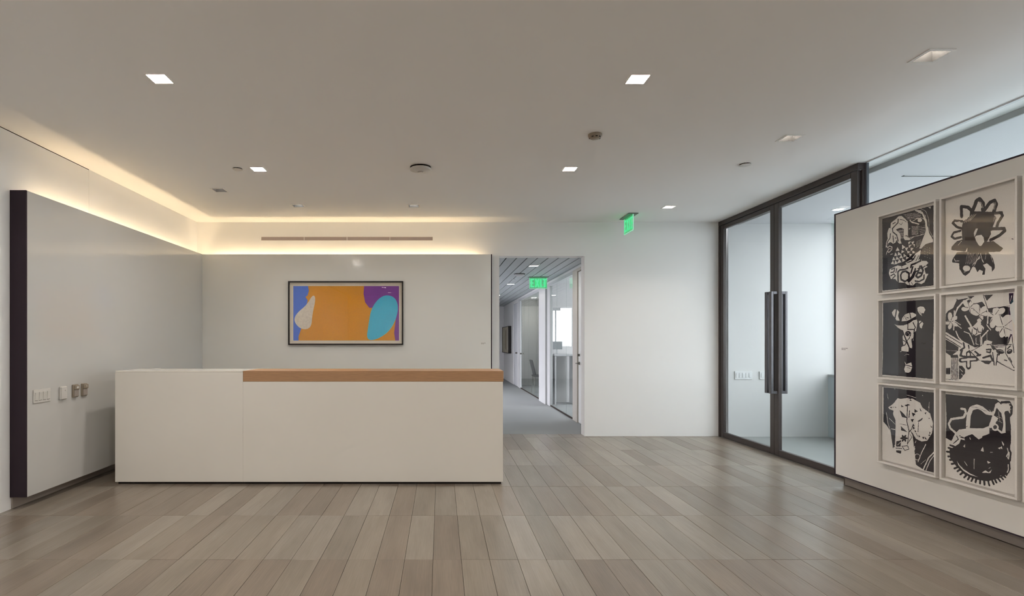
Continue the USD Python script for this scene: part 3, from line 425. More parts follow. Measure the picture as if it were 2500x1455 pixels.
# left panel: front at x = -3.339
XPL, YPN = -3.339, 4.385
YPB = 7.63                       # front of the back panel
wp = thing('wall_panel', 'white lacquered wall panel with dark end on the left wall, lit along its top', 'wall panel', (0, 0, 0))
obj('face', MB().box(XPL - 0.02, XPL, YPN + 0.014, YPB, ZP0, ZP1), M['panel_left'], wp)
obj('end_cap', MB().box(XL + 0.002, XPL + 0.0005, YPN, YPN + 0.013, ZP0, ZP1 + 0.001), M['edge'], wp, 'dark purple-brown end of the panel')
obj('light_shelf', MB().box(XL + 0.002, XPL - 0.021, YPN + 0.014, YPB + 0.02, ZP1 - 0.125, ZP1 - 0.115).box(XL + 0.002, XPL - 0.021, YPN + 0.014, YPB, ZP0 + 0.001, ZP0 + 0.012), M['wall'], wp)
obj('led_strip', MB().box(XL + 0.052, XL + 0.064, YPN + 0.22, YPB - 0.05, ZP1 - 0.114, ZP1 - 0.109), M['cove'], wp, 'glowing warm strip light')
# back panel: front at y = 7.63
XE = 0.717
bp = thing('wall_panel', 'white lacquered wall panel behind the desk carrying the colourful picture', 'wall panel', (0, 0, 0))
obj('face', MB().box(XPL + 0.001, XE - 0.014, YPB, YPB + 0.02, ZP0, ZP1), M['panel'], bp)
obj('end_cap', MB().box(XE - 0.013, XE, YPB - 0.0005, YB - 0.002, ZP0, ZP1 + 0.001), M['edge'], bp, 'black edge of the panel')
obj('light_shelf', MB().box(XPL + 0.001, XE - 0.014, YPB + 0.021, YB - 0.002, ZP1 - 0.125, ZP1 - 0.115).box(XPL + 0.001, XE - 0.014, YPB + 0.021, YB - 0.002, ZP0 + 0.001, ZP0 + 0.012), M['wall'], bp)
obj('led_strip', MB().box(XPL + 0.06, XE - 0.17, YB - 0.066, YB - 0.054, ZP1 - 0.114, ZP1 - 0.109), M['cove'], bp, 'glowing warm strip light')
# right panel: front at x = 3.72
XPR, ZR1 = 3.72, 2.556
rp = thing('wall_panel', 'free-standing white panel with black edges carrying the framed prints on the right', 'wall panel', (0, 0, 0))
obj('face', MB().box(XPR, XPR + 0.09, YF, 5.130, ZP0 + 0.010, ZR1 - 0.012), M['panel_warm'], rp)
obj('edge_trim', MB().box(XPR - 0.001, XPR + 0.1, 5.1305, 5.150, ZP0, ZR1).box(XPR - 0.001, XPR + 0.1, YF, 5.1300, ZR1 - 0.0115, ZR1).box(XPR - 0.001, XPR + 0.09, YF, 5.1300, ZP0, ZP0 + 0.0095), M['edge'], rp, 'thin black edge')

# ================================================================== GLASS DOORS
trim = thing('trim_2', 'dark bronze frame around the tall glass double doors', 'door frame', kind='structure')
YD0, YDM, YD1 = 5.185, 6.475, 7.725
obj('head', MB().rbox(XR - 0.03, XR + 0.06, YD0 - 0.02, YB - 0.002, 2.988, H - 0.002, 0.003), M['frame'], trim)
obj('jamb', MB().rbox(XR - 0.03, XR + 0.06, YD1 + 0.003, YB - 0.002, 0.001, 2.987, 0.003), M['frame'], trim)
obj('jamb', MB().rbox(XR + 0.012, XR + 0.06, YD0 - 0.02, YD0 - 0.001, 0.001, 2.987, 0.003), M['frame'], trim)


def glass_door(num, label, ya, yb, meet):
    """ya < yb; meet: y of the pull handles."""
    d = thing('door_%d' % num, label, 'door', kind='structure')
    x0, x1, sw = XR - 0.022, XR + 0.022, 0.082
    obj('stile', MB().rbox(x0, x1, ya + 0.002, ya + sw, 0.008, 2.984, 0.003), M['frame'], d)
    obj('stile', MB().rbox(x0, x1, yb - sw, yb - 0.002, 0.008, 2.984, 0.003), M['frame'], d)
    obj('rail', MB().rbox(x0, x1, ya + sw + 0.0005, yb - sw - 0.0005, 0.008, 0.078, 0.003), M['frame'], d)
    obj('rail', MB().rbox(x0, x1, ya + sw + 0.0005, yb - sw - 0.0005, 2.930, 2.984, 0.003), M['frame'], d)
    obj('pane', MB().box(XR - 0.005, XR + 0.005, ya + sw + 0.001, yb - sw - 0.001, 0.079, 2.929), M['glass'], d)
    for sgn in (-1, 1):
        f, t = (x0, x0 - 0.075) if sgn < 0 else (x1, x1 + 0.075)
        bar = MB().rbox(t, t - sgn * 0.028, meet - 0.024, meet + 0.024, 0.737, 1.942, 0.002)
        for za in (0.737, 1.910):
            bar.rbox(t - sgn * 0.027, f + sgn * 0.0005, meet - 0.024, meet + 0.024, za, za + 0.032, 0.002)
        obj('pull_handle', bar, M['pull'], d, 'tall squared steel pull')
    return d


glass_door(1, 'farther leaf of the tall dark-framed glass double door', YDM, YD1, YDM + 0.042)
glass_door(2, 'nearer leaf of the tall dark-framed glass double door beside the picture panel', YD0, YDM, YDM - 0.042)

# fixed glass wall behind the picture panel
gw = thing('window_2', 'frameless glass wall rising to the ceiling behind the picture panel', 'glass wall', kind='structure')
obj('pane', MB().box(XR + 0.040, XR + 0.052, YF, YD0 - 0.045, 0.02, H - 0.012), M['glass'], gw)
obj('channel', MB().box(XR + 0.032, XR + 0.060, YF, YD0 - 0.045, H - 0.011, H - 0.001), M['alu'], gw)
obj('end_channel', MB().box(XR + 0.036, XR + 0.056, YD0 - 0.044, YD0 - 0.030, 0.002, H - 0.001), mat('glass_edge_grey', lin(98, 102, 110), 0.4, 0.5), gw)
struct('trim_3', MB().rbox(4.205, 4.225, YF, YS - 0.005, 3.0, 3.049, 0.002), mat('shade_grey', lin(170, 170, 170), 0.6, 0.3), 'thin grey ceiling edge of the side room above the glass', 'trim')

# ================================================================== RECEPTION DESK
DX0, DX1, DY, DYB = -3.088, 0.594, 5.166, 5.95
DZ = 1.0745
dk = thing('reception_desk', 'long glossy white reception desk with an oak band along its top', 'reception desk', ((DX0 + DX1) / 2, DY, 0))
ox, oy = (DX0 + DX1) / 2, DY
sx = -1.876 - ox
a0, a1 = DX0 - ox, DX1 - ox
obj('front_panel', MB().rbox(a0, sx - 0.0003, 0, 0.03, 0.022, DZ - 0.012, 0.0006), M['desk'], dk)
obj('front_panel', MB().rbox(sx + 0.0003, a1 - 0.004, 0, 0.03, 0.022, 0.972, 0.0006), M['desk'], dk)
obj('oak_band', MB().rbox(sx + 0.001, a1 + 0.001, -0.001, 0.03, 0.9735, DZ - 0.004, 0.0015), M['oak'], dk, 'warm oak band')
obj('top', MB().rbox(a0, sx - 0.001, 0, 0.42, DZ - 0.0115, DZ, 0.002), M['desk'], dk, 'white counter top')
obj('oak_top', MB().rbox(sx + 0.001, a1 + 0.001, 0.0, 0.42, DZ - 0.0035, DZ, 0.0012), M['oak'], dk, 'oak counter top')
obj('side_panel', MB().rbox(a1 - 0.034, a1 - 0.004, 0.031, DYB - oy, 0.022, 0.972, 0.0015), M['desk'], dk)
obj('side_band', MB().rbox(a1 - 0.034, a1 + 0.001, 0.031, 0.42, 0.9735, DZ - 0.004, 0.0015), M['oak_end'], dk)
obj('side_panel', MB().rbox(a0, a0 + 0.03, 0.031, DYB - oy, 0.022, DZ - 0.012, 0.0015), M['desk'], dk)
obj('work_surface', MB().rbox(a0 + 0.031, a1 - 0.036, 0.032, DYB - oy, 0.70, 0.74, 0.003), M['desk'], dk)
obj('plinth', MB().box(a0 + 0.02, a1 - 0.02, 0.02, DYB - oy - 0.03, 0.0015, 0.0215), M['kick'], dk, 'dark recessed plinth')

# ================================================================== PICTURE BEHIND THE DESK (plain colour fields)
PXA, PXB, PZA, PZB, PYF = -2.126, -0.524, 1.303, 2.192, 7.585
pc = thing('framed_picture', 'wide black-framed picture of orange, blue, purple and teal fields behind the desk', 'picture', ((PXA + PXB) / 2, YPB, (PZA + PZB) / 2))
hw, hh = (PXB - PXA) / 2, (PZB - PZA) / 2
yf, yb_ = PYF - YPB, -0.002
fw = 0.017
obj('frame', MB().box(-hw, hw, yf, yb_, hh - fw, hh).box(-hw, hw, yf, yb_, -hh, -hh + fw).box(-hw, -hw + fw, yf, yb_, -hh + fw, hh - fw).box(hw - fw, hw, yf, yb_, -hh + fw, hh - fw), M['black_frame'], pc)
obj('mount', MB().box(-hw + fw, hw - fw, -0.014, yb_, -hh + fw, hh - fw), mat('picture_mount', lin(250, 240, 224), 0.8, 0.2), pc)
s = 7.61 / 1330
iw0, iw1 = (715 - 843.5) * s, (973 - 843.5) * s
iz0, iz1 = -(831 - 764) * s, (764 - 698) * s


def flat(poly, y, m, name, label=None):
    T = trimesh.transformations.rotation_matrix(math.pi / 2, [1, 0, 0])
    T[1, 3] = y
    obj(name, MB().extrude(poly, 0.0006).turn(T), m, pc, label)


def art_pts(pts):
    """points in fractions of the image, origin top left"""
    return Polygon([(iw0 + u * (iw1 - iw0), iz1 - v * (iz1 - iz0)) for u, v in pts]).buffer(0)


def smooth_poly(pts, n=5):
    P_ = np.array(pts, float)
    for _ in range(n):
        Q = np.roll(P_, -1, 0)
        P_ = np.stack([0.75 * P_ + 0.25 * Q, 0.25 * P_ + 0.75 * Q], 1).reshape(-1, 2)
    return P_


img = sbox(iw0, iz0, iw1, iz1)
purple = art_pts([(0.67, 0), (1, 0), (1, 1), (0.965, 1), (0.955, 0.86), (0.97, 0.6), (0.93, 0.45), (0.80, 0.40), (0.72, 0.40), (0.68, 0.30), (0.665, 0.14)])
blue = art_pts([(0, 0), (0.14, 0), (0.147, 0.09), (0.135, 0.17), (0.115, 0.2), (0.135, 0.26), (0.12, 0.40), (0.09, 0.62), (0.075, 0.78), (0.05, 0.92), (0.05, 1), (0, 1)])
teal = art_pts(smooth_poly([(0.74, 0.38), (0.85, 0.15), (0.97, 0.20), (1.0, 0.45), (0.93, 0.80), (0.80, 0.98), (0.69, 1.0), (0.71, 0.72)], 4))
cream = art_pts(smooth_poly([(0.185, 0.15), (0.215, 0.22), (0.18, 0.52), (0.17, 0.78), (0.07, 0.80), (0.0, 0.64), (0.03, 0.50), (0.13, 0.34)], 4))
purple, blue = purple.difference(teal), blue.difference(cream)
orange = img.difference(unary_union([purple, blue, teal, cream]))
flat(orange, -0.0146, mat('art_orange', lin(246, 172, 48), 0.8, 0.2, noise=0.05, scale=60), 'orange_field', 'orange field')
flat(blue.intersection(img), -0.0146, mat('art_blue', lin(92, 136, 246), 0.8, 0.2, noise=0.05, scale=60), 'blue_field', 'blue field')
flat(purple.intersection(img), -0.0146, mat('art_purple', lin(144, 70, 178), 0.8, 0.2, noise=0.05, scale=60), 'purple_field', 'purple field')
flat(teal.intersection(img), -0.0146, mat('art_teal', lin(84, 212, 252), 0.8, 0.2, noise=0.05, scale=60), 'teal_shape', 'teal rounded shape')
flat(cream.intersection(img), -0.0146, mat('art_cream', lin(244, 234, 220), 0.8, 0.2, noise=0.12, scale=40), 'cream_shape', 'cream pebble shape')
obj('glazing', MB().box(-hw + fw + 0.001, hw - fw - 0.001, yf + 0.004, yf + 0.007, -hh + fw + 0.001, hh - fw - 0.001), M['art_glass'], pc)

# ================================================================== FRAMED PRINTS ON THE RIGHT
XFR = 3.675
FW, FH = 0.542, 0.668
COLS = [4.317, 3.745, 3.172]
TOPS = [2.413, 1.709, 1.008]
NAMES = [['white-framed black print of a scribbled profile with triangles, top left of the group', 'white-framed print of a black scribbled flower, top row of the picture group', 'white frame cut by the photo edge, top of its column'],
         ['white-framed black print of a pale horned skull shape, middle row left', 'white-framed print of dark foliage, gears and a column, middle row', 'white frame cut by the photo edge, middle of its column'],
         ['white-framed dark print of a pale jointed figure with a ring, bottom row left', 'white-framed print of a black toothed gear under a looping tail, bottom row', 'white frame cut by the photo edge, bottom of its column']]


def ink_shape(ops, seed):
    r = np.random.RandomState(seed)
    shape = Polygon()
    for black, w, c in ops:
        pts = np.array(c, float).reshape(-1, 2)
        if w:
            g = LineString(pts).buffer(w / 2, quad_segs=3, cap_style='round')
            g = g.segmentize(9)
        else:
            g = Polygon(pts).buffer(0).segmentize(9)
        def rough(p):
            q = np.array(p.coords)[:-1]
            q = q + r.uniform(-1.1, 1.1, q.shape)
            return q
        gs = [Polygon(rough(k.exterior), [rough(h) for h in k.interiors if len(h.coords) > 4]).buffer(0) for k in getattr(g, 'geoms', [g]) if k.area > 1]
        g = unary_union(gs)
        shape = shape.union(g) if black else shape.difference(g)
    return shape.simplify(0.5)


for r in range(3):
    for c in range(3):
        yc, zc = COLS[c], TOPS[r] - FH / 2
        t = thing('framed_print', NAMES[r][c], 'framed print', (XPR, yc, zc), group='framed prints on the right panel')
        xf = XFR - XPR
        w2, h2, k = FW / 2, FH / 2, 0.015
        fr = MB()
        fr.rbox(xf, -0.0015, -w2, w2, h2 - k, h2, 0.001).rbox(xf, -0.0015, -w2, w2, -h2, -h2 + k, 0.001)
        fr.rbox(xf, -0.0015, -w2, -w2 + k, -h2 + k + 0.0002, h2 - k - 0.0002, 0.001).rbox(xf, -0.0015, w2 - k, w2, -h2 + k + 0.0002, h2 - k - 0.0002, 0.001)
        obj('frame', fr, M['art_frame'], t)
        obj('mount', MB().box(-0.012, -0.002, -w2 + k, w2 - k, -h2 + k, h2 - k), M['mount'], t)
        pr = np.random.RandomState(40 + 3 * r + c)
        edge = sbox(-0.247, -0.308, 0.234, 0.302).segmentize(0.05)
        q = np.array(edge.exterior.coords)[:-1] + pr.uniform(-0.0015, 0.0015, (len(edge.exterior.coords) - 1, 2))
        # local sheet frame: u to the right (-y), v up; normal towards -x
        T = np.array([[0, 0, -1, 0], [-1, 0, 0, 0], [0, 1, 0, 0], [0, 0, 0, 1.0]])
        T1, T2 = T.copy(), T.copy()
        T1[0, 3], T2[0, 3] = -0.0195, -0.0208
        sheet = obj('sheet', MB().extrude(Polygon(q), 0.0012).turn(T1), M['paper'], t)
        if c < 2:
            sh = ink_shape(PRINTS[2 * r + c], 5 + 2 * r + c)
            sh = shapely.affinity.scale(sh, 0.001, 0.001, origin=(0, 0)).intersection(Polygon(q).buffer(-0.0005))
            obj('ink', MB().extrude(sh, 0.0003).turn(T2), M['ink'], sheet, 'black printed ink')
        obj('glazing', MB().box(xf + 0.003, xf + 0.006, -w2 + k + 0.0005, w2 - k - 0.0005, -h2 + k + 0.0005, h2 - k - 0.0005), M['art_glass'], t)

# tiny captions beside the pictures: two short lines of illegible print
cA = MB()
for k, (z, ws) in enumerate([(1.326, (0.018, 0.012, 0.022)), (1.313, (0.014, 0.02))]):
    x = 0.566
    for w in ws:
        cA.box(x, x + w, YPB - 0.0012, YPB - 0.0002, z, z + 0.005)
        x += w + 0.005
tag(obj('wall_caption', cA, M['print_grey']), 'tiny grey caption lettering on the back panel near its right edge', 'caption')
cB = MB()
for k, (z, ws) in enumerate([(1.288, (0.02, 0.014, 0.03)), (1.276, (0.025, 0.018))]):
    y = 5.055
    for w in ws:
        cB.box(XPR - 0.0012, XPR - 0.0002, y - w, y, z, z + 0.005)
        y -= w + 0.006
tag(obj('wall_caption', cB, M['print_grey']), 'tiny grey caption lettering on the right panel left of the prints', 'caption')

# ================================================================== LAMPS
L0 = [None]
WHERE = ['square downlight glowing white, near left of the ceiling', 'square downlight glowing white, near right of the ceiling', 'square downlight glowing white, beside the small sprinkler cap',
         'square downlight glowing white, right of the round smoke detector', *['square downlight glowing white, behind the viewer'] * 8]
for i, (x, y) in enumerate(LAMPS):
    if i:
        dup(L0[0], (x, y, H), WHERE[i], 'square downlights')
        continue
    t = thing('downlight', WHERE[0], 'ceiling light', (x, y, H), group='square downlights')
    o_ = sbox(-0.0605, -0.0605, 0.0605, 0.0605)
    obj('trim', MB().extrude(sbox(-0.066, -0.066, 0.066, 0.066).difference(sbox(-0.0585, -0.0585, 0.0585, 0.0585)), 0.003, -0.0035), M['trimwhite'], t)
    obj('housing', MB().extrude(o_.difference(sbox(-0.0585, -0.0585, 0.0585, 0.0585)), 0.05, 0.001).box(-0.0605, 0.0605, -0.0605, 0.0605, 0.0512, 0.056), M['reflector'], t)
    obj('lens', MB().box(-0.058, 0.058, -0.058, 0.058, 0.008, 0.012), M['lens'], t, 'glowing white lens')
    L0[0] = t

AW = ['square adjustable spotlight in the ceiling nearest the framed prints', 'square adjustable spotlight in the ceiling near the glass doors', 'square adjustable spotlight in the ceiling beside the green exit sign',
      'unlit-looking square adjustable spotlight near the left wall panel', 'square adjustable spotlight above the left part of the picture', 'square adjustable spotlight above the right part of the picture']


def art_light(name_label, at, kind):
    t = thing('spotlight', name_label, 'ceiling light', at, group='adjustable spotlights')
    o_, i_ = 0.067, 0.062
    obj('trim', MB().extrude(sbox(-0.0775, -0.0775, 0.0775, 0.0775).difference(sbox(-i_, -i_, i_, i_)), 0.0035, -0.004), M['trimwhite'], t)
    # reflector: a square funnel narrowing upwards
    zt, k2 = 0.13, 0.034
    def ring(a, z):
        return [(-a, -a, z), (a, -a, z), (a, a, z), (-a, a, z)]
    V = ring(i_ - 0.0006, -0.0043) + ring(k2 + 0.012, zt) + ring(i_ - 0.0002, -0.0040) + ring(k2 + 0.017, zt + 0.005)
    F_ = []
    for j in range(4):
        j2 = (j + 1) % 4
        F_ += [[j, j2, 4 + j2, 4 + j], [8 + j2, 8 + j, 12 + j, 12 + j2]]
        F_ += [[j2, j, 8 + j, 8 + j2]]
    F_ += [[12, 13, 14, 15], [7, 6, 5, 4]]
    v, f, _ = meshkit.arrays((np.array(V, float), np.array(F_)))
    obj('reflector', trimesh.Trimesh(v, f, process=False), M[['baffle_mid', 'baffle', 'baffle_dark', 'baffle'][kind]], t)
    # tilted lamp
    lamp = trimesh.creation.cylinder(0.027, 0.010, sections=24)
    ax = [[0, 1, 0], [0, 1, 0], [1, 0, 0], [1, 0, 0]][kind]
    an = [-28, 28, 28, 28][kind]
    lamp.apply_transform(trimesh.transformations.rotation_matrix(math.radians(an), ax))
    lamp.apply_translation([[-0.012, 0, 0.088], [0.012, 0, 0.088], [0, -0.012, 0.088], [0, -0.012, 0.088]][kind])
    obj('lamp', lamp, M[['artlamp', 'artlamp_dim', 'artlamp', 'artlamp_wall'][kind]], t, 'small glowing lamp')
    return t


firsts = {}
for i, (x, y, kind) in enumerate(ARTS):
    if kind in firsts:
        dup(firsts[kind], (x, y, H), AW[i], 'adjustable spotlights')
    else:
        firsts[kind] = art_light(AW[i], (x, y, H), kind)

# ---- corridor lamps
hl = thing('corridor_downlight', 'bright rectangular lamp in the corridor ceiling, nearest the lobby', 'ceiling light', (1.535, 8.99, HZC), group='corridor lamps')
obj('trim', MB().extrude(sbox(-0.078, -0.078, 0.078, 0.078).difference(sbox(-0.068, -0.068, 0.068, 0.068)), 0.006, -0.0065), M['trimwhite'], hl)
obj('lens', MB().box(-0.067, 0.067, -0.067, 0.067, -0.005, -0.001), M['halllens'], hl, 'glowing white lens')
dup(hl, (1.53, 11.9, HZC), 'bright rectangular lamp in the corridor ceiling, beyond the round detector', 'corridor lamps')
dup(hl, (1.53, 14.8, HZC), 'bright rectangular lamp deep in the corridor ceiling', 'corridor lamps')
dup(hl, (2.72, 15.9, 2.62), 'bright rectangular lamp in the farther glazed office', 'corridor lamps')
dup(hl, (3.1, 10.6, 2.62), 'rectangular lamp of the nearer glazed office', 'corridor lamps')
# round downlight of the side room
sd = thing('round_downlight', 'round recessed downlight in the ceiling behind the glass doors', 'ceiling light', (5.02, 6.88, 3.02))
obj('trim', MB().lathe([(0.058, 0.0005), (0.058, 0.004), (0.078, 0.003), (0.080, 0.0005)], (0, 0, 0), flip=True), M['alu'], sd, smooth=30)
obj('lens', MB().cyl([0, 0, -0.002], [0, 0, -0.0005], 0.0575, 32), M['halllens'], sd, 'pale glowing lens')
# linear air slot of the side room's ceiling
ls = thing('linear_diffuser', 'dark linear air slot in the side room ceiling above the prints', 'air vent', (5.05, 5.48, 3.02))
obj('slot', MB().box(-0.40, 0.45, -0.016, 0.016, -0.004, -0.0005), M['kick'], ls)
obj('trim', MB().box(-0.40, 0.45, -0.022, -0.0165, -0.006, -0.0005).box(-0.40, 0.45, 0.0165, 0.022, -0.006, -0.0005), M['alu'], ls)

# ---- slot diffuser in the back wall above the desk
sv = thing('slot_diffuser', 'long recessed air slot high on the back wall above the panel', 'air vent', ((SX0 + SX1) / 2, YB, (SZ0 + SZ1) / 2))
L2, Z2 = (SX1 - SX0) / 2, (SZ1 - SZ0) / 2
obj('back', MB().box(-L2, L2, 0.014, 0.06, -Z2, Z2), mat('slot_back', lin(186, 172, 168), 0.6, 0.3), sv)
for k in range(1, 4):
    x = -L2 + 2 * L2 * k / 4
    obj('divider', MB().box(x - 0.004, x + 0.004, 0.006, 0.0135, -Z2 + 0.0005, Z2 - 0.0005), M['trimwhite'], sv)
obj('rim', MB().box(-L2, L2, -0.0015, 0.002, -Z2 - 0.003, -Z2 + 0.002).box(-L2, L2, -0.0015, 0.002, Z2 - 0.002, Z2 + 0.003), M['trimwhite'], sv)

# ---- ceiling devices
sm = thing('smoke_detector', 'large round white smoke detector on the middle of the ceiling', 'smoke detector', (-0.197, 5.30, H))
obj('base', MB().lathe([(0.0, 0.0005), (0.100, 0.0005), (0.102, 0.012), (0.0, 0.012)], (0, 0, 0), 48, True), M['gap'], sm, smooth=30)
sb = obj('body', MB().lathe([(0.0, 0.0125), (0.098, 0.0125), (0.104, 0.017), (0.098, 0.032), (0.070, 0.044), (0.0, 0.048)], (0, 0, 0), 48, True), M['plastic'], sm, smooth=30)
obj('sensor_ring', MB().lathe([(0.026, 0.046), (0.030, 0.054), (0.024, 0.057), (0.0, 0.057)], (0, 0, 0), 32, True), M['plastic'], sb, smooth=30)
cs = thing('occupancy_sensor', 'small grey domed ceiling sensor with dark slots near the bright lamp', 'sensor', (1.263, 4.46, H))
dm = obj('dome', MB().lathe([(0.0, 0.0005), (0.056, 0.0005), (0.056, 0.012), (0.048, 0.026), (0.034, 0.036), (0.0, 0.040)], (0, 0, 0), 36, True), M['taupe'], cs, smooth=30)
for a in (20, 90, 160, 230, 270, 310):
    e = MB().box(-0.008, 0.008, -0.0025, 0.0025, -0.003, 0.003)
    T = trimesh.transformations.rotation_matrix(math.radians(a + 90), [0, 0, 1])
    T[:3, 3] = [0.0455 * math.cos(math.radians(a)), 0.0455 * math.sin(math.radians(a)), -0.028]
    obj('slot', e.turn(T), M['kick'], dm)


def cap(name_label, at, r):
    t = thing('sprinkler_cap', name_label, 'sprinkler', at)
    obj('plate', MB().lathe([(0.0, 0.006), (r - 0.002, 0.006), (r, 0.008), (r - 0.004, 0.0115), (0.0, 0.012)], (0, 0, 0), 32, True), M['plastic'], t, smooth=30)
    obj('recess', MB().lathe([(0.0, 0.0005), (r * 0.92, 0.0005), (r * 0.92, 0.0055), (0.0, 0.0055)], (0, 0, 0), 32, True), M['gap'], t, smooth=30)
    return t


cap('small round concealed sprinkler cap left of a lit downlight', (-1.995, 5.35, H), 0.048)
cap('round concealed sprinkler cap near the top of the glass doors', (2.913, 5.215, H), 0.054)
hs = thing('smoke_detector', 'round white detector on the slatted corridor ceiling', 'smoke detector', (1.46, 10.1, HZC))
obj('base', MB().lathe([(0.0, 0.0005), (0.10, 0.0005), (0.102, 0.010), (0.0, 0.010)], (0, 0, 0), 40, True), M['gap'], hs, smooth=30)
obj('body', MB().lathe([(0.0, 0.0105), (0.096, 0.0105), (0.092, 0.030), (0.05, 0.046), (0.0, 0.048)], (0, 0, 0), 40, True), M['plastic_cool'], hs, smooth=30)
hc = thing('sprinkler_cap', 'tiny sprinkler cap between the lamps of the corridor ceiling', 'sprinkler', (1.46, 10.95, HZC))
obj('plate', MB().lathe([(0.0, 0.0005), (0.04, 0.0005), (0.04, 0.006), (0.0, 0.008)], (0, 0, 0), 24, True), M['plastic_cool'], hc, smooth=30)

# ================================================================== EXIT SIGNS
def letters():
    """EXIT in condensed capitals, 1 high, as polygons; returns (list of polygons, width)"""
    out, x = [], 0.0
    s_ = 0.17
    E = unary_union([sbox(0, 0, s_, 1), sbox(0, 0, 0.46, 0.16), sbox(0, 0.42, 0.40, 0.58), sbox(0, 0.84, 0.46, 1)])
    Xp = unary_union([Polygon([(0, 0), (0.19, 0), (0.55, 1), (0.36, 1)]), Polygon([(0.36, 0), (0.55, 0), (0.19, 1), (0, 1)])])
    I = sbox(0, 0, s_, 1)
    Tt = unary_union([sbox(0, 0.84, 0.5, 1), sbox(0.25 - s_ / 2, 0, 0.25 + s_ / 2, 1)])
    for g, w in ((E, 0.46), (Xp, 0.55), (I, s_), (Tt, 0.5)):
        out.append(shapely.affinity.translate(g, x, 0))
        x += w + 0.09
    return out, x - 0.09


def exit_sign(label, at, rotz):
    """sign plane in local xz, reading along +x, facing -y; hangs from z = 0"""
    t = thing('exit_sign', label, 'exit sign', at, rotz)
    w, h, th = 0.335, 0.205, 0.012
    obj('canopy', MB().rbox(-0.19, 0.19, -0.064, 0.064, -0.012, -0.0005, 0.002), mat(numbered('sign_canopy').replace('/', ''), lin(118, 122, 116), 0.4, 0.5), t, 'flat grey ceiling plate')
    z1 = -0.014
    ap = obj('acrylic_panel', MB().box(-w / 2, w / 2, -th / 2, th / 2, z1 - h, z1), M['exit_pane'], t, 'clear green-tinted acrylic panel')
    e = 0.006
    obj('edge_strip', MB().box(-w / 2 - e, w / 2 + e, -th / 2, th / 2, z1 - h - e, z1 - h - 0.0002).box(-w / 2 - e, -w / 2 - 0.0002, -th / 2, th / 2, z1 - h, z1).box(w / 2 + 0.0002, w / 2 + e, -th / 2, th / 2, z1 - h, z1), M['exit_edge'], t, 'glowing pale green edge')
    R = trimesh.transformations.rotation_matrix(math.pi / 2, [1, 0, 0])
    for side in (-1, 1):
        ls_, lw = letters()
        sc = 0.162
        T = trimesh.transformations.rotation_matrix(0 if side < 0 else math.pi, [0, 0, 1])
        for g in ls_:
            g = shapely.affinity.translate(shapely.affinity.scale(g, sc, sc, origin=(0, 0)), -lw * sc / 2 + 0.004, z1 - h + 0.022)
            m = MB().extrude(g, 0.001).turn(R)
            m.turn(trimesh.transformations.translation_matrix([0, -th / 2 - 0.0004, 0])).turn(T)
            obj('letter', m, M['exit'], ap)
        ch_ = MB().extrude(shapely.affinity.translate(LineString([(0.030, 0.032), (0, 0), (0.030, -0.032)]).buffer(0.005, cap_style='flat', join_style='mitre'), -w / 2 + 0.010, z1 - h * 0.50), 0.001).turn(R)
        ch_.turn(trimesh.transformations.translation_matrix([0, -th / 2 - 0.0004, 0])).turn(T)
        obj('arrow', ch_, M['exit_edge'], ap, 'small pale chevron arrow')
    return t


exit_sign('green lit exit sign hanging from the lobby ceiling, seen nearly edge-on', (2.545, 7.375, H), -90)
exit_sign('green lit exit sign hanging in the corridor facing the lobby', (1.897, 10.60, HZC), 0)

# ================================================================== WALL DEVICES
# on the left panel (face x = -3.339, looking towards +x)
s4 = thing('light_switch', 'white four-gang switch plate on the left wall panel', 'light switch', (XPL, 4.556, 0.901))
obj('plate', MB().rbox(0.0005, 0.008, -0.099, 0.099, -0.056, 0.056, 0.003), M['plastic'], s4)
for k in range(4):
    y = -0.069 + 0.046 * k
    T = trimesh.transformations.rotation_matrix(math.radians(5), [0, 1, 0])
    T[:3, 3] = [0.009, y, 0]
    obj('rocker', MB().rbox(-0.004, 0.0035, -0.016, 0.016, -0.033, 0.033, 0.001).turn(T), M['plastic'], s4)
    obj('rocker_gap', MB().box(0.0081, 0.0086, y - 0.017, y + 0.017, -0.0365, -0.0345), M['gap'], s4)
cr = thing('card_reader', 'rounded white plastic reader right of the four-gang switch', 'wall sensor', (XPL, 4.803, 0.900))
obj('body', MB().rbox(0.0005, 0.018, -0.043, 0.043, -0.058, 0.058, 0.006), M['plastic'], cr)
cv = obj('cover', MB().rbox(0.0182, 0.022, -0.037, 0.037, -0.052, 0.052, 0.004), M['plastic'], cr)
obj('indicator', MB().cyl([0.0222, 0.01, 0.022], [0.0230, 0.01, 0.022], 0.003, 12), M['gap'], cv, 'tiny dark indicator', smooth=30)


def thermostat(label, y):
    t = thing('thermostat', label, 'thermostat', (XPL, y, 0.905))
    obj('base', MB().rbox(0.0005, 0.018, -0.034, 0.034, -0.058, 0.058, 0.003), M['taupe'], t)
    hood = obj('hood', MB().rbox(0.0182, 0.034, -0.030, 0.030, 0.012, 0.052, 0.004), M['taupe'], t)
    obj('cover', MB().rbox(0.0182, 0.025, -0.030, 0.030, -0.052, 0.0115, 0.003), M['baseboard'], t)
    return hood


t1 = thermostat('taupe wall thermostat with a small pale window, nearer the switches', 4.962)
obj('window', MB().box(0.0342, 0.0348, -0.014, 0.012, 0.024, 0.040), M['plastic'], t1, 'pale display window')
t2 = thermostat('taupe wall thermostat with a tiny button, nearest the desk', 5.086)
obj('button', MB().cyl([0.0342, 0.0, 0.034], [0.0355, 0.0, 0.034], 0.006, 14), M['plastic'], t2, 'pale button', smooth=30)
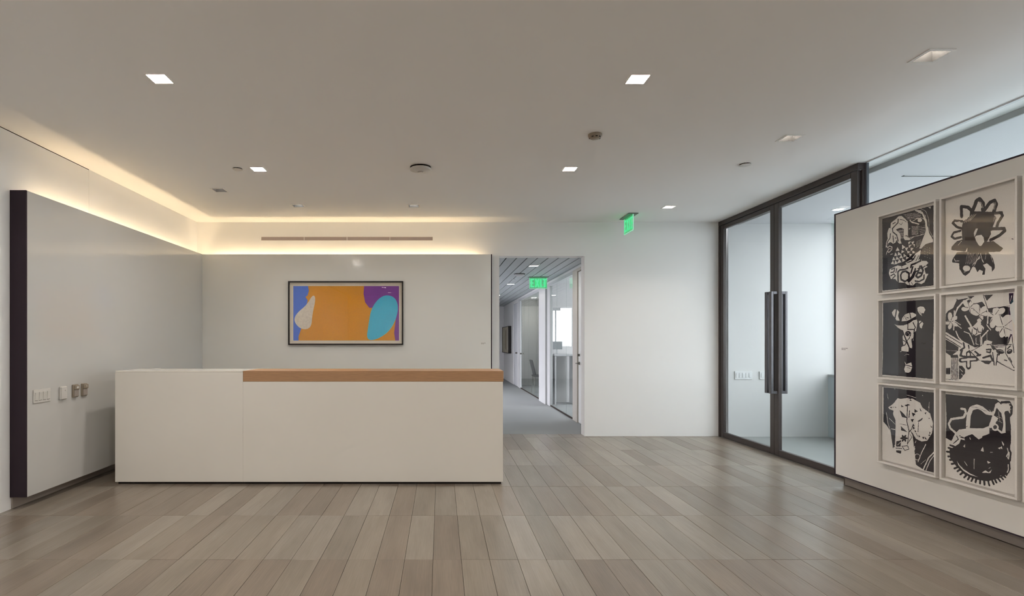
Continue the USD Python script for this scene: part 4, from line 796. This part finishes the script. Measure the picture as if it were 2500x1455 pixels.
# on the side room's end wall
s5 = thing('light_switch', 'pale five-gang switch plate seen through the glass door', 'light switch', (4.285, YS, 0.872))
obj('plate', MB().rbox(-0.123, 0.123, -0.012, -0.0005, -0.058, 0.058, 0.003), M['plastic_cool'], s5)
for k in range(5):
    x = -0.092 + 0.046 * k
    obj('rocker', MB().rbox(x - 0.016, x + 0.016, -0.017, -0.0122, -0.033, 0.033, 0.001), M['plastic_cool'], s5)
s6 = thing('light_switch', 'pale single switch plate beside the door pulls, through the glass', 'light switch', (4.552, YS, 0.872))
obj('plate', MB().rbox(-0.040, 0.040, -0.012, -0.0005, -0.058, 0.058, 0.003), M['plastic_cool'], s6)
obj('rocker', MB().rbox(-0.016, 0.016, -0.017, -0.0122, -0.033, 0.033, 0.001), M['plastic_cool'], s6)

# ================================================================== CORRIDOR PICTURE
cpx = thing('framed_picture', 'black box-framed pale abstract picture on the far corridor wall', 'picture', (HXR, 18.35, 1.395))
obj('frame', MB().box(-0.105, -0.002, -0.85, -0.835, -0.44, 0.44).box(-0.105, -0.002, 0.835, 0.85, -0.44, 0.44).box(-0.105, -0.002, -0.835, 0.835, 0.425, 0.44).box(-0.105, -0.002, -0.835, 0.835, -0.44, -0.425), M['black_frame'], cpx)
obj('canvas', MB().box(-0.095, -0.090, -0.83, 0.83, -0.42, 0.42), mat('canvas_beige', lin(188, 180, 160), 0.9, 0.1, noise=0.1, scale=5), cpx)
T = np.array([[0, 0, -1, -0.0952], [-1, 0, 0, 0], [0, 1, 0, 0], [0, 0, 0, 1.0]])
obj('brush_stroke', MB().extrude(Polygon(smooth_poly([(0.02, 0.36), (0.14, 0.30), (0.10, 0.0), (0.16, -0.30), (0.05, -0.36), (0.0, -0.1)], 2)), 0.001).turn(T), mat('brown_paint', lin(122, 98, 76), 0.9, 0.1, noise=0.3, scale=12), cpx, 'brown vertical stroke')
obj('brush_stroke', MB().extrude(Polygon([(0.44, 0.34), (0.50, 0.35), (0.52, -0.2), (0.50, -0.36), (0.46, -0.36)]), 0.001).turn(T), mat('dark_paint', lin(66, 60, 54), 0.9, 0.1), cpx, 'dark vertical line')
obj('brush_stroke', MB().extrude(Polygon([(0.53, 0.33), (0.74, 0.36), (0.76, -0.34), (0.56, -0.36)]), 0.001).turn(T), mat('pale_paint', lin(206, 200, 186), 0.9, 0.1), cpx, 'pale band')

# ================================================================== OFFICE FURNITURE BEHIND THE GLASS
wd = thing('work_desk', 'white work desk in the nearer glazed office under the window', 'desk', (2.62, 11.80, 0))
obj('top', MB().rbox(-0.20, 0.25, -0.22, 0.22, 1.035, 1.075, 0.003), M['alu'], wd)
obj('leg', MB().rbox(-0.19, -0.16, -0.20, 0.20, 0.001, 1.034, 0.003), M['alu'], wd)
obj('leg', MB().rbox(0.21, 0.24, -0.20, 0.20, 0.001, 1.034, 0.003), M['alu'], wd)
mo = thing('monitor', 'grey back of a flat monitor on the white work desk', 'monitor', (2.53, 11.86, 1.075))
obj('screen', MB().rbox(-0.115, 0.115, -0.01, 0.012, 0.10, 0.27, 0.004), M['sill'], mo)
obj('stand', MB().rbox(-0.02, 0.02, 0.0, 0.012, 0.008, 0.0995, 0.002).rbox(-0.07, 0.07, -0.05, 0.05, 0.0005, 0.0075, 0.002), M['alu'], mo)
oc = thing('office_chair', 'dark sled chair in the farther glazed office half hidden by the pilaster', 'chair', (2.60, 14.2, 0))
seatm = MB().rbox(-0.20, 0.20, -0.20, 0.20, 0.43, 0.47, 0.01)
obj('seat', seatm, M['charcoal'], oc)
Tb = trimesh.transformations.rotation_matrix(math.radians(-14), [0, 1, 0])
Tb[:3, 3] = [-0.20, 0, 0.66]
obj('backrest', MB().rbox(-0.015, 0.015, -0.19, 0.19, -0.19, 0.21, 0.008).turn(Tb), M['charcoal'], oc)
for sx_ in (-1, 1):
    for sy_ in (-1, 1):
        obj('leg', MB().cyl([sx_ * 0.17, sy_ * 0.17, 0.43], [sx_ * 0.20, sy_ * 0.20, 0.002], 0.010, 10), M['metal'], oc, smooth=30)

# ================================================================== HAZY CITY OUTSIDE THE OFFICE WINDOW
struct('ground', MB().box(-2500, 2500, -2500, 2500, -62, -60), M['city'], 'hazy city ground far below the windows', 'ground')
rb = random.Random(3)
LOOKS_ = ['lowest', 'low', 'middling', 'tall', 'taller', 'tallest']
for k in range(14):
    yy = 250 + 17 * ((k * 5) % 14)
    sl_ = 0.192 + 0.056 * (k + 0.5) / 14
    wb, hb = rb.uniform(4, 9), rb.uniform(26, 66)
    b_ = thing('distant_building', 'pale hazy city block seen far off through the office window', 'building', (sl_ * yy, yy, -60), group='hazy city blocks')
    obj('tower', MB().box(-wb / 2, wb / 2, -5, 5, 0.01, hb), M['haze'], b_)
    obj('roof', MB().box(-wb / 2 + 1, wb / 2 - 1, -3, 3, hb + 0.01, hb + 2), M['haze'], b_)
